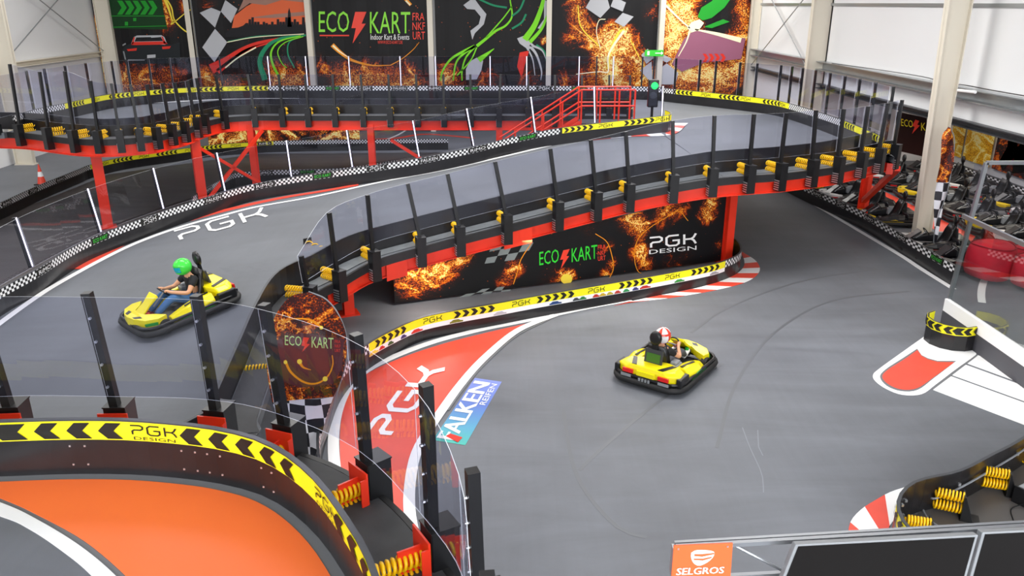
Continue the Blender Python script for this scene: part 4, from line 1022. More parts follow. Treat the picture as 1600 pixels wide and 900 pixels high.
for pts_, lab in (([(1160, 668), (1172, 700), (1190, 740), (1193, 770)], 'pale scuff mark on the grey floor, left one of a pair'), ([(1184, 672), (1186, 705), (1192, 712)], 'short pale scuff mark on the grey floor, right one of a pair')):
    c = Path([P(u, v) for u, v in pts_], 6); tag(flat(c, 0, c.L, -.008, .008, .0012, th=.001).build('scuff_mark', mat('pale_scuff', '7c8188', .5)), lab, 'scuff mark')
cb1 = MB().tube(crom([WX(u, v, 12.6) for u, v in ((1300, 99), (1380, 110), (1452, 122), (1464, 131), (1474, 137), (1488, 136), (1500, 132), (1550, 141), (1620, 153))], 5), .015, 6).build('wall_cable', M_black)
tag(cb1, 'thin black cable running along the right wall and looping round the cream column', 'cable')
tl2 = MB().tube([WX(1497, 141, 12.3), WX(1524, 144, 12.3)], .04, 8).build('tube_lamp', M_white); tag(tl2, 'short white tube lamp beside the cream column on the right wall', 'lamp')
# kart bay behind it
for k, (x, lab) in enumerate(((13.3, 'red-orange painted strip on the kart bay floor nearest the track'), (16.3, 'red-orange painted strip on the kart bay floor by the banners'))):
    m = MB(); m.box((x, 24, .004), (.8, 18, .008)); tag(m.build('painted_strip', M_redp), lab, 'floor paint')
Ap = Path([Vector((17.55, 33, 0)), Vector((17.55, 26, 0)), Vector((17.55, 16, 0))], 10)
barrier('track_barrier', 'checkered barrier in front of the flame banners at the back of the kart bay', 'barrier', Ap, bands=[('C', 0, Ap.L)])
M_fy = fire_mat('flame_print_gold', 15.0, 1.0, stops=[(0, 'a8690a'), (.12, 'dc9c10'), (.35, 'f4b818'), (.7, 'fbd83a'), (1, 'fff3b0')]); M_fg = fire_mat('flame_print_annex', 17.0, .5)
def annex_banner(y0, y1, mt, label):
    t = thing('wall_banner', label, 'banner', (19.1, (y0 + y1) / 2, .3)); m = MB(); m.add([(19.08, y0, .3), (19.08, y1, .3), (19.08, y1, 3.2), (19.08, y0, 3.2), (19.1, y0, .3), (19.1, y1, .3), (19.1, y1, 3.2), (19.1, y0, 3.2)],
        [(0, 3, 2, 1), (4, 5, 6, 7), (0, 1, 5, 4), (2, 3, 7, 6)], 0, [(0, 0), (y1 - y0, 0), (y1 - y0, 3), (0, 3)] * 2); m.build('cloth', mt, t); return t
t = annex_banner(33.05, 34.0, M_fy, 'narrow golden flame banner on the kart bay wall, nearest the cream column')
t = annex_banner(31.0, 32.9, M_fy, 'wide golden flame banner on the kart bay wall, second from the cream column')
t = annex_banner(25.5, 30.8, fire_mat('flame_print_lime', 19.0, .4), 'dark banner with lime smoke on the kart bay wall at the right edge')
m = MB(); m.tube([(19.03, 30.2, .5), (19.03, 29.7, 1.2), (19.03, 29.9, 1.9), (19.03, 29.3, 2.8)], [.25, .4, .3, .1], 6); m.tube([(19.03, 29.0, .5), (19.03, 29.2, 1.2), (19.03, 28.7, 2.0)], [.45, .35, .1], 6); 
for v in m.v: v.x = 19.05
m.build('lime_smoke', M_lime, t)
# lettered banner hung under the wall edge, as seen beyond the bend
p0 = P(1403, 232, .4); Xb = 13.8
eb = thing('printed_banner', 'black banner with yellow and red lettering hanging behind the right bend', 'banner', (14.2, 27.5, 1.0))
Y0 = 29.0
a = W(1403, 180, Y0); b = W(1446, 192, Y0 - 1)
def ebm(u, v): return W(u, v, Y0 - (u - 1403) / 43 * 1.2)
m = MB(); m.prism([ebm(1400, 235), ebm(1448, 246), ebm(1448, 184), ebm(1400, 174)], (.01, .02, 0)); m.build('cloth', M_fg, eb)
m = MB(); put_text(m, 'ECO', lambda x, y: ebm(1405 + 18 * x, 195.5 + 3 * x - 11 * y) + Vector((0, -.15, 0))); put_text(m, 'K', lambda x, y: ebm(1436 + 7 * x, 203 - 12 * y) + Vector((0, -.15, 0))); m.build('yellow_lettering', M_yellow, eb)
m = MB(); m.prism([ebm(u, v) + Vector((0, -.15, 0)) for u, v in ((1427, 186), (1433, 188), (1430, 194), (1434, 195), (1422, 208), (1426, 197), (1422, 196))], (0, -.004, 0)); m.build('red_bolt', M_rtext, eb)

# ================================================================= raised bend nearest the viewer
FT = [(-330, 690), (-120, 664), (0, 659), (100, 656), (200, 657), (290, 664), (345, 672), (400, 686), (450, 712), (500, 756), (548, 823), (572, 865), (588, 905), (600, 970), (596, 1080)]
Fp = Path([P(u, v, DZ + .5) - Vector((0, 0, .5)) for u, v in FT], 7)
fd = thing('upper_track_deck', 'raised orange and grey track bend closest to the viewer at bottom left', 'kart track', (-3, 4, DZ))
EO = Fp.offset(-.58)
pg = [Vector((p.x, p.y, DZ - .16)) for p in EO.p[::2]] + [Vector((EO.p[-1].x, 1.2, DZ - .16)), Vector((-7.5, 1.2, DZ - .16))]
m = MB(); m.prism(pg, (0, 0, .16)); m.build('walkway', M_walk, fd)
pg = [Vector((p.x, p.y, DZ + .001)) for p in Fp.offset(.01).p[::2]] + [Vector((Fp.p[-1].x, 1.3, DZ + .001)), Vector((-7.4, 1.3, DZ + .001))]
m = MB(); m.prism(pg, (0, 0, .006)); m.build('driving_surface', M_greyline, fd)
def D(u, v, z=0): return P(u, v, DZ)
inn_ = [(-150, 726), (0, 780), (60, 807), (132, 847), (195, 900), (245, 955), (290, 1050)]
fo = Fp.offset(.10); q0 = fo.s_at(-300, 0)
pg = [Vector((p.x, p.y, DZ + .008)) for p in fo.p[::2]] + [Vector((Fp.p[-1].x - .15, 2.0, DZ + .008))] + [D(u, v) + Vector((0, 0, .008)) for u, v in spx(inn_, 5)[::-1]] + [Vector((-6, 4.6, DZ + .008))]
m = MB(); m.prism(pg, (0, 0, .004)); m.build('orange_area', M_orange, fd)
wl = [(-150, 745), (0, 797), (56, 826), (120, 862), (160, 900), (205, 955), (240, 1030)]
m = MB(); pg = [D(u, v) + Vector((0, 0, .008)) for u, v in spx([(-150, 765), (0, 809), (47, 830), (95, 862), (141, 900), (185, 955), (220, 1040)], 5)] + [D(-100, 1200) + Vector((0, 0, .008)), D(-300, 900) + Vector((0, 0, .008))]
m.prism(pg, (0, 0, .004)); m.build('grey_area', M_floor, fd)
m = MB(); pg = [D(u, v) + Vector((0, 0, .013)) for u, v in spx([(-150, 735), (0, 787), (60, 815), (125, 855), (179, 900), (228, 955), (265, 1040)], 5)] + [D(u, v) + Vector((0, 0, .013)) for u, v in spx([(-150, 765), (0, 809), (47, 830), (95, 862), (141, 900), (185, 955), (220, 1040)], 5)[::-1]]
m.prism(pg, (0, 0, .003)); m.build('white_line', M_white, fd)
fb = barrier('track_barrier', 'big curved barrier with yellow arrow band round the orange bend closest to the viewer', 'barrier', Fp,
    bands=[('y', 0, Fp.L)], cw=1.5, lw_=2.3, yellow=[('chev', Fp.s_at(75, .5), -1), ('logo', Fp.s_at(238, .5), 1), ('chev', Fp.s_at(388, .5), -1), ('logo', Fp.s_at(510, .5, 775), 1), ('chev', Fp.s_at(562, .5, 870), -1), ('chev', Fp.s_at(-100, .5), -1)],
    extra=[])
m = MB(); w_ = .36
for u, v in ((238, 660), (510, 775)):
    s = Fp.s_at(u, .5, v if u > 300 else None); put_text(m, 'DESIGN', lambda x, y: Fp.face(s - w_ / 2 + x * w_, .345 + y * .028, .03))
m.build('logo_lettering', M_ink, fb)
m = MB()
for u in (125, 290, 335, 420):
    s = Fp.s_at(u, .3)
    for ds in (-.06, .06):
        for h in (.1, .27): q = Fp.face(s + ds, h, .018); m.box(q, (.014, .008, .014))
m.build('bolt_row', M_bolt, fb)
ff = thing('spring_barrier', 'tall glass panels, black posts and coil springs around the orange bend nearest the viewer', 'barrier', tuple(Fp.p[0]))
FPST = [(-170, 660, -235, 480), (8, 640, -48, 462), (176, 640, 130, 461), (331, 645, 300, 465), (437, 667, 405, 479), (562, 724, 545, 525), (662, 827, 652, 604), (732, 930, 722, 738), (745, 1090, 742, 900)]
ps = []
for u, v, tu, tv in FPST:
    b = P(u, v, DZ + .30); nn = -norm_left(Fp, b); nn.z = 0; ps.append((b, W(tu, tv, b.y), nn.normalized()))
fence_parts(ff, ps, .46, n_spring=2, boxh=(.3, .62), pw=.075, spring_r=.05, turns=11, gb=.13, gt=.002, red_plate=True, spring_len=.44, drop=.14)
m = MB()
for b, t_, nn in ps:
    for f in (.2, .4, .6, .8): m.tube([b.lerp(t_, f) + nn * -.02, b.lerp(t_, f) + nn * .0], .012, 8)
m.build('bolt_row', M_bolt, ff)
fs_ = thing('deck_steelwork', 'red steel beam under the edge of the near orange bend', 'steel frame', (-1, 5, 0))
ribbon(EO, 0, EO.L, -.2, 0, .05, -.03).build('rubber_edge', M_rub, fs_)
ibeam(EO, 0, EO.L, .12, -.17, .4, 'beam', fs_)
for x, y in ((-5, 4.5), (-1.6, 3.2)): red_leg(fs_, x, y, DZ - .3)

# ================================================================= springs standing on the floor behind barriers
def floor_spring(o, path, bpos, h=.42, L=None, to=None):
    """a bracket on the floor with two coils pushing against the back of the plate"""
    near = min(path.p, key=lambda q: (Vector((q.x, q.y)) - Vector((bpos.x, bpos.y))).length)
    if to is not None: near = to
    d = Vector((near.x - bpos.x, near.y - bpos.y, 0)); L = d.length; d.normalize(); rz = math.atan2(d.y, d.x)
    z0 = bpos.z; m = MB(); m.box(bpos + Vector((0, 0, h / 2)), (.02, .2, h), rz); m.box(bpos - d * .1 + Vector((0, 0, .01)), (.24, .2, .02), rz)
    tx = Vector((-d.y, d.x, 0))
    for sg in (-1, 1): m.prism([bpos + tx * (.09 * sg), bpos + tx * (.09 * sg) + Vector((0, 0, h)), bpos + tx * (.09 * sg) - d * .14], tx * .01)
    m.build('bracket', M_black, o)
    for z in (.13, .3):
        MB().tube(spring_pts(bpos + Vector((0, 0, z)), bpos + d * (L - .02) + Vector((0, 0, z)), .062, 8, 10), .014, 5).build('spring', M_yspring, o, smooth=True)
for u, v in ((478, 705), (470, 660)):
    floor_spring(mbar, Mp, P(u, v, 0))
floor_spring(mbar, Mp, P(1128, 398, 0))
for u, v in ((432, 655), (488, 462)):
    p_ = P(u, v, 0); floor_spring(rf, IB, Vector((p_.x, p_.y, max(0, g(p_.x, p_.y) - .3))))

# ================================================================= bottom right sprung barrier on the floor
JT = [(1760, 560), (1680, 625), (1600, 684), (1550, 711), (1500, 736), (1450, 747), (1425, 756), (1409, 771), (1403, 789), (1408, 808), (1422, 828), (1452, 852), (1500, 875), (1560, 890)]
Jp = Path([P(u, v, .5) - Vector((0, 0, .5)) for u, v in JT], 7)
jb = barrier('track_barrier', 'black curved barrier seen from behind with coil springs and cable at bottom right', 'barrier', Jp,
    bands=[('y', Jp.s_at(1403, .5, 789), Jp.L)], yellow=[('chev', Jp.s_at(1412, .5, 812), -1), ('chev', Jp.s_at(1500, .5, 875), -1)])
for u, v, a_, b_ in ((1448, 850, 1413, 812), (1500, 808, 1460, 768), (1570, 771, 1535, 735), (1640, 728, 1600, 700)): floor_spring(jb, Jp, P(u, v, 0), h=.36, to=P(a_, b_, .3))
m = MB(); m.prism([Jp.face(Jp.L * i / 30, .001, -.02) for i in range(31)] + [P(1760, 900, .001)], (0, 0, .002)); m.build('inner_floor', mat('dark_inner_floor', '4f4c4a', .5), jb)
cab = [WXp for WXp in (Jp.face(Jp.s_at(1620, .5, 670), .36, -.05), Jp.face(Jp.s_at(1592, .5, 689), .34, -.05), Jp.face(Jp.s_at(1550, .5, 711), .30, -.05), Jp.face(Jp.s_at(1500, .5, 736), .27, -.05), Jp.face(Jp.s_at(1465, .5, 744), .2, -.06))]
cab += [P(1447, 775, .12), P(1441, 792, .02), P(1452, 812, .01), P(1475, 828, .01)]
MB().tube(crom(cab, 6), .015, 6).build('cable', mat('grey_cable', '84868a', .4), jb)
m = MB()
for s_, v_ in ((1590, 690), (1550, 711), (1500, 736), (1470, 742)): m.box(Jp.face(Jp.s_at(s_, .5, v_), .31, -.03), (.03, .03, .04))
for u, v in ((1409, 771), (1404, 782), (1403, 792), (1405, 801), (1414, 762), (1410, 812)):
    for h in (.12, .34): m.box(Jp.face(Jp.s_at(u, .5, v), h, -.03), (.03, .04, .03))
m.build('bolt_row', M_bolt, jb)
cb = thing('control_box', 'small grey electrical box on the floor beside the springs at the right edge', 'box', tuple(P(1592, 785, 0)))
p_ = P(1592, 785, 0); MB().box(p_ + Vector((.1, 0, .12)), (.22, .2, .24), .5).build('housing', M_grey, cb, bevel=.01); MB().box(p_ + Vector((-.03, -.05, .12)), (.03, .2, .26), .5).build('side_plate', M_black, cb)
MB().tube(crom([p_ + Vector((0, -.1, .05)), P(1580, 795, .01), P(1583, 812, .01), P(1590, 830, .01)], 5), .008, 5).build('cable', M_black, cb)
kb2 = thing('striped_kerb', 'red and white striped kerb round the tip of the bottom right barrier', 'kerb', tuple(P(1370, 800, 0)))
ia = [Jp.face(Jp.s_at(u, .5, v), 0, .06) for u, v in ((1425, 756), (1410, 770), (1403, 789), (1408, 808), (1422, 828), (1452, 852))]
curb('kerb_paint', ia, [P(1420, 760), P(1392, 769), P(1368, 782), P(1345, 797), P(1328, 818), P(1325, 850)], 4, [M_redp, M_white], kb2, first=1, z=.003)

# ================================================================= pill marking, white boxes, round bumper
pm = thing('floor_markings', 'red and white rounded island marking in front of the round bumper', 'floor paint', tuple(P(1420, 590, 0)))
m = MB(); m.prism([P(u, v, .002) for u, v in spx([(1525, 555), (1495, 576), (1462, 601), (1440, 616), (1410, 617), (1385, 608), (1368, 596), (1364, 586), (1374, 576), (1410, 550), (1452, 520), (1480, 500)], 4) + [(1530, 520)]], (0, 0, .003)); m.build('white_outline', M_white, pm)
m = MB(); m.prism([P(u, v, .006) for u, v in spx([(1494, 564), (1460, 590), (1434, 609), (1408, 611), (1386, 603), (1375, 589), (1384, 577), (1410, 560), (1433, 545)], 4) + [(1440, 555), (1450, 560), (1465, 564)]], (0, 0, .002)); m.build('grey_outline', M_greyline, pm)
m = MB(); m.prism([P(u, v, .009) for u, v in spx([(1491, 566), (1458, 590), (1433, 606.5), (1409, 608.5), (1389, 601), (1378.5, 589), (1387, 578), (1412, 562), (1433.5, 547)], 4) + [(1440, 556), (1450, 561.5), (1465, 565.5)]], (0, 0, .002)); m.build('red_area', M_redp, pm)
wm = thing('floor_markings', 'row of white painted boxes with dark joints beside the glass booth', 'floor paint', tuple(P(1550, 610, 0)))
def quad(o, name, pts, mt, z): m = MB(); m.prism([P(u, v, z) for u, v in pts], (0, 0, .002)); return m.build(name, mt, o)
quad(wm, 'white_box', [(1457, 609), (1486, 588), (1600, 629), (1760, 688), (1760, 722), (1600, 664)], M_white, .003)
quad(wm, 'white_box', [(1487, 586), (1509, 570), (1600, 603), (1760, 661), (1760, 684), (1600, 627)], M_white, .003)
quad(wm, 'white_box', [(1511, 568), (1528, 555), (1640, 596), (1800, 655), (1760, 659)], M_white, .003)
quad(wm, 'dark_joint', [(1455, 608), (1457, 609.5), (1527, 556), (1525, 554.5)], M_greyline, .007)
cb_ = P(1484, 534, 0); cx, cy = cb_.x, cb_.y
Rr = .47
circ = Path([Vector((cx + Rr * math.cos(a), cy + Rr * math.sin(a), 0)) for a in [(1.05 * PI + i * (-1) * 0) + (PI * 1.15) * i / 16 - .35 * PI for i in range(17)]], 3)
circ = Path([Vector((cx + Rr * math.cos(PI * .62 + PI * 1.2 * i / 16), cy + Rr * math.sin(PI * .62 + PI * 1.2 * i / 16), 0)) for i in range(17)], 3)
rb = thing('round_bumper', 'round black bumper with yellow arrow band at the corner of the glass booth', 'barrier', (cx, cy, 0))
ribbon(circ, 0, circ.L, 0, .5, .03).build('barrier_plate', M_plate, rb)
ci = 1
# outward normal check
tp, tt = circ.at(circ.L / 2); sgn = 1 if (Vector((tt.y, -tt.x, 0)).dot(tp - Vector((cx, cy, 0)))) > 0 else -1
ribbon(circ, 0, circ.L, .32, .498, .04).build('yellow_band', M_yellow, rb)
m = MB()
for f in (.2, .5, .8): chevrons(m, circ, circ.L * f, 4, .33, .5, sgn * .028, -1, .19, w=.1)
m.build('arrow_markings', M_ink, rb)

# ================================================================= glass booth at right
bo = thing('glass_booth', 'glass wall on a white and dark base with metal frame at the right edge', 'glass partition', (9.2, 15.4, 0))
X0 = 9.2; YC = 15.45; ZT = 3.45; ZM = 2.38
MB().box((X0, 11.5, .18), (.1, 7.9, .36)).build('dark_base', mat('booth_dark_base', '4a4a50', .5), bo)
MB().box((X0, 11.5, .49), (.09, 7.9, .26)).build('white_base', M_white, bo)
MB().beam((X0, YC, .0), (X0 + .25, YC, ZT), .07).build('corner_post', M_alu, bo)
MB().beam((X0, YC, ZM), (X0, 7.6, ZM), .06, .08).build('middle_rail', M_alu, bo)
MB().beam((X0 + .25, YC, ZT), (12.9, YC, ZT), .07).build('top_rail', M_alu, bo)
MB().beam((X0, 7.6, 0), (X0, 7.6, ZM), .06).build('end_post', M_alu, bo)
M_boothglass = glass_mat('booth_glass', 'f0f4f2', 1, .13)
MB().box((X0, 11.5, .64 + (ZM - .64) / 2), (.012, 7.8, ZM - .66)).build('glass_panel', M_boothglass, bo)
MB().box(((X0 + 13) / 2, YC, (ZT + ZM) / 2 ), (3.75, .012, ZT - ZM - .05)).build('glass_panel', M_glass, bo)
# bean bags
def beanbag(u, v, r, label):
    p = P(u, v, 0); t = thing('bean_bag', label, 'bean bag', tuple(p)); secs = []; nn = 20
    for z, k in ((.02, .86), (.12, .99), (.3, 1.02), (.45, .98), (.53, .86), (.56, .6), (.55, .25), (.545, .05)):
        secs.append([p + Vector((r * k * (1 + .03 * math.sin(3 * a + z * 9)) * math.cos(a), r * k * (1 + .03 * math.sin(3 * a + z * 9)) * math.sin(a), z * r / .5 * 1.5 + .02 * math.sin(2 * a + 1))) for a in [2 * PI * i / nn for i in range(nn)]])
    MB().loft(secs).build('cover', mat('red_beanbag_fabric', 'c4122e', .75, noise=.15, nscale=4), t, smooth=True, sub=1)
    MB().tube([secs[4][i] for i in range(0, nn)], .015, 5, closed=True).build('seam_piping', mat('dark_red_piping', '9c0d22', .7), t)
beanbag(1541, 436, .56, 'red bean bag seen whole through the booth glass')
beanbag(1612, 452, .5, 'red bean bag cut by the right picture edge, front one')
beanbag(1600, 425, .4, 'red bean bag at the right picture edge, behind the others')
tag(flat(Path([P(u, v) for u, v in ((1600, 382), (1575, 395), (1545, 425), (1533, 460), (1545, 500), (1575, 530), (1610, 552))], 6), 0, 6, -.08, .08, .004).build('floor_or_reflection_line', M_white), 'curved white strip on the floor standing in for a reflection in the booth glass', 'floor line')  # white strip stands in for the track line mirrored in the booth glass

# ================================================================= feather flags
M_flagc = checker_mat('checkered_flag_cloth', 'e9e9ee', '222228', 4.2)
M_flagf = fire_mat('flame_print_flag', 21.5, .55, base='3a1a1c', scale=2.2)
def flag(label, base, up_l, up_r, ck_l, ck_r, Y, pole_px, texts=True, scale=1):
    t = thing('feather_flag', label, 'flag', tuple(base))
    def sheet(name, L, R, mt, k=6):
        L = spx(L, k); R = spx(R, k); n = min(len(L), len(R)); vs = []; uv = []
        for i in range(n):
            for f in (0, .25, .5, .75, 1):
                a = W(L[i * (len(L) - 1) // (n - 1)][0], L[i * (len(L) - 1) // (n - 1)][1], Y); b = W(R[i * (len(R) - 1) // (n - 1)][0], R[i * (len(R) - 1) // (n - 1)][1], Y)
                p = a.lerp(b, f); p.y += .05 * math.sin(f * PI * 2 + i * .3) * (0 if texts and name == 'upper_cloth' else 1); vs.append(p); uv.append((p.x, p.z))
        k = len(vs); vs += [v + Vector((0, .006, 0)) for v in vs]; uv += uv
        fs = []
        for i in range(n - 1):
            for j in range(4): a = i * 5 + j; fs += [(a, a + 1, a + 6, a + 5), (k + a, k + a + 5, k + a + 6, k + a + 1)]
        MB().add(vs, fs, 0, uv).build(name, mt, t, smooth=True)
    sheet('upper_cloth', up_l, up_r, M_flagf); sheet('checkered_cloth', ck_l, ck_r, M_flagc)
    pp = [W(u, v, Y + .02) for u, v in pole_px]; MB().tube(crom([Vector(base)] + pp, 5), .012, 6).build('pole', M_grey, t)
    return t
b = P(488, 722, 0)
f1 = flag('large teardrop flag with company lettering standing between slope and middle barrier', b, [(482, 457), (455, 463), (435, 485), (422, 515), (416, 550), (418, 585), (425, 628)], [(484, 457), (510, 470), (530, 495), (541, 525), (541, 555), (534, 590), (521, 620)],
    [(425, 628), (434, 658), (450, 690), (472, 728)], [(521, 620), (510, 650), (500, 688), (488, 728)], b.y, [(505, 690), (525, 620), (542, 560), (541, 525), (528, 490), (508, 467), (482, 456)])
yf = b.y - .012
def ft(x0, y0, x1, y1): return quadmap(W(x0, y1, yf), W(x1, y1 + (x1 - x0) * .06, yf), W(x1, y0 + (x1 - x0) * .06, yf), W(x0, y0, yf))
m = MB(); m.prism([W(u, v, yf + .004) for u, v in ((422, 535), (470, 520), (538, 530), (534, 575), (520, 600), (470, 606), (424, 590), (417, 560))], (0, .002, 0)); m.build('dark_print', mat('print_dusky_red', '5a2226', .6), f1)
m = MB(); put_text(m, 'ECO', ft(445, 524, 471, 539)); put_text(m, 'KART', ft(487, 526, 521, 543)); m.build('pale_lettering', mat('print_pale_lime', 'bfe38a', .5), f1)
m = MB(); m.prism([W(u, v, yf) for u, v in ((474, 527), (483, 528), (479, 537), (484, 538), (472, 550), (476, 541), (471, 540))], (0, .002, 0)); 
for s_, y in (('FRA', 531), ('NKF', 538), ('URT', 545)): put_text(m, s_, ft(523, y, 532, y + 5))
m.build('red_lettering', M_rtext, f1)
def fstroke(mb, pts, w, Y):
    pts = spx(pts, 6); nn = len(pts); L = []; R = []
    for i, (a, c) in enumerate(pts):
        q = pts[min(i + 1, nn - 1)]; r = pts[max(i - 1, 0)]; d = Vector((q[0] - r[0], q[1] - r[1])).normalized(); ww = (w[0] + (w[1] - w[0]) * i / (nn - 1)) / 2
        L.append(W(a - d.y * ww, c + d.x * ww, Y)); R.append(W(a + d.y * ww, c - d.x * ww, Y))
    mb.add(L + R, [(i, i + 1, nn + i + 1, nn + i) for i in range(nn - 1)])
m = MB(); fstroke(m, [(445, 563), (455, 582), (475, 597), (495, 599), (512, 588), (520, 570), (519, 555)], (4, 1.5), yf - .002); fstroke(m, [(502, 512), (485, 500), (460, 498), (438, 502)], (4, 1), yf - .002); fstroke(m, [(468, 566), (474, 574), (486, 578)], (5, 1), yf - .002)
m.build('comet_trail', M_flame, f1)
m = MB()
for u, v, r in ((446, 566, 3), (502, 512, 3), (508, 592, 4), (468, 565, 4)): m.prism([W(u + r * math.cos(i * PI / 5), v + r * math.sin(i * PI / 5), yf - .004) for i in range(10)], (0, .002, 0))
m.build('comet_head', M_flamey, f1)
b = P(1458, 393, 0)
f2 = flag('slim feather flag with flame print and checkered foot beside the cream column', b, [(1482, 199), (1474, 212), (1470, 235), (1467, 260), (1464, 285)], [(1484, 199), (1490, 212), (1490, 240), (1487, 262), (1483, 285)],
    [(1464, 285), (1461, 315), (1459, 345), (1459, 378)], [(1483, 285), (1477, 315), (1470, 340), (1462, 378)], b.y, [(1462, 350), (1480, 300), (1489, 250), (1491, 215), (1482, 198)], texts=False)

# ================================================================= truss, sponsor sign and screens nearest the viewer
tr_ = thing('lighting_truss', 'aluminium truss carrying screens and sign in the bottom right foreground', 'truss', tuple(W(1050, 852, 3.2)))
YT = 3.2
ta, tb = W(1056, 855, YT), W(1760, 814, YT)
la, lb_ = W(1056, 896, YT), W(1760, 862, YT)
def long(a, b, w, nm): MB().beam(a, b, w).build(nm, M_alu, tr_)
long(ta, tb, .022, 'top_chord'); long(ta + Vector((0, .03, 0)), tb + Vector((0, .03, 0)), .018, 'rear_chord')
c1, c2 = W(1056, 905, YT), W(1760, 868, YT); long(c1, c2, .022, 'bottom_chord')
m = MB(); k = 8
for i in range(k):
    a = c1.lerp(c2, (i + .5) / k); q = ta.lerp(tb, (i + (1 if i % 2 == 0 else 0)) / k)
    MB().tube([c1.lerp(c2, (i) / k) if i % 2 == 0 else c1.lerp(c2, (i + 1) / k), ta.lerp(tb, (i + 1) / k) if i % 2 == 0 else ta.lerp(tb, i / k)], .009, 8).build('diagonal_strut', M_alu, tr_)
MB().box((ta + c1) / 2 + Vector((-.012, .02, 0)), (.012, .05, .16)).build('end_plate', M_alu, tr_)
ys = 3.13
sg = thing('sponsor_sign', 'orange supermarket sign with white emblem hung on the left end of the truss', 'sign', tuple(W(1095, 900, ys)))
m = MB(); m.prism([W(u, v, ys) for u, v in ((1053, 853), (1145, 849), (1139, 935), (1046, 938))], (0, .008, 0)); m.build('panel', mat('orange_sign_panel', 'ec6534', .4), sg)
m = MB(); m.prism([W(u, v, ys - .003) for u, v in spx([(1080, 864), (1088, 860), (1105, 860), (1116, 863), (1113, 872), (1103, 880), (1092, 884), (1084, 880), (1080, 872), (1080, 864)], 4)[:-1]], (0, .002, 0)); m.build('emblem', M_wtext, sg)
m = MB(); m.add([W(u, v, ys - .005) for u, v in ((1085, 866), (1096, 866), (1116, 864), (1116, 866), (1097, 870), (1085, 869), (1084, 873), (1098, 873), (1112, 870), (1112, 872), (1098, 876), (1084, 875))], [(0, 1, 2, 3, 4, 5), (6, 7, 8, 9, 10, 11)]); m.build('fork_cutout', MATS['orange_sign_panel'], sg)
m = MB(); vs, fs, w = text_mesh('SELGROS'); fn = quadmap(W(1056, 898.5, ys - .004), W(1131, 895.5, ys - .004), W(1132.5, 885.5, ys - .004), W(1058, 888, ys - .004))
for dx in (0, .006, .012): m.add([fn(x * .985 + dx, y) + Vector((0, -dx * .02, 0)) for x, y in vs], fs)
m.build('lettering', M_wtext, sg)
m = MB()
for u, v in ((1060, 858), (1137, 854)): m.box(W(u, v, ys - .003), (.008, .004, .008))
m.build('screw', M_bolt, sg)
def screen(label, pts, Y, cat='screen'):
    t = thing('flat_screen', label, cat, tuple(W(pts[0][0], pts[0][1], Y)))
    q = [W(u, v, Y) for u, v in pts]; m = MB(); m.prism(q, (0, .04, -.01)); m.build('housing', M_grey, t, bevel=.004)
    c = sum(q, Vector()) / 4; qq = [c + (p - c) * .965 + Vector((0, -.003, 0)) for p in q]; m = MB(); m.prism(qq, (0, .002, 0)); m.build('display', mat('switched_off_display', '161413', .4, spec=.2), t)
screen('switched-off black screen on the truss, left of the two', [(1243, 851), (1529, 836), (1487, 985), (1180, 1010)], 3.08)
screen('switched-off black screen on the truss cut by the right picture edge', [(1535, 832), (1800, 819), (1770, 975), (1492, 985)], 3.10)

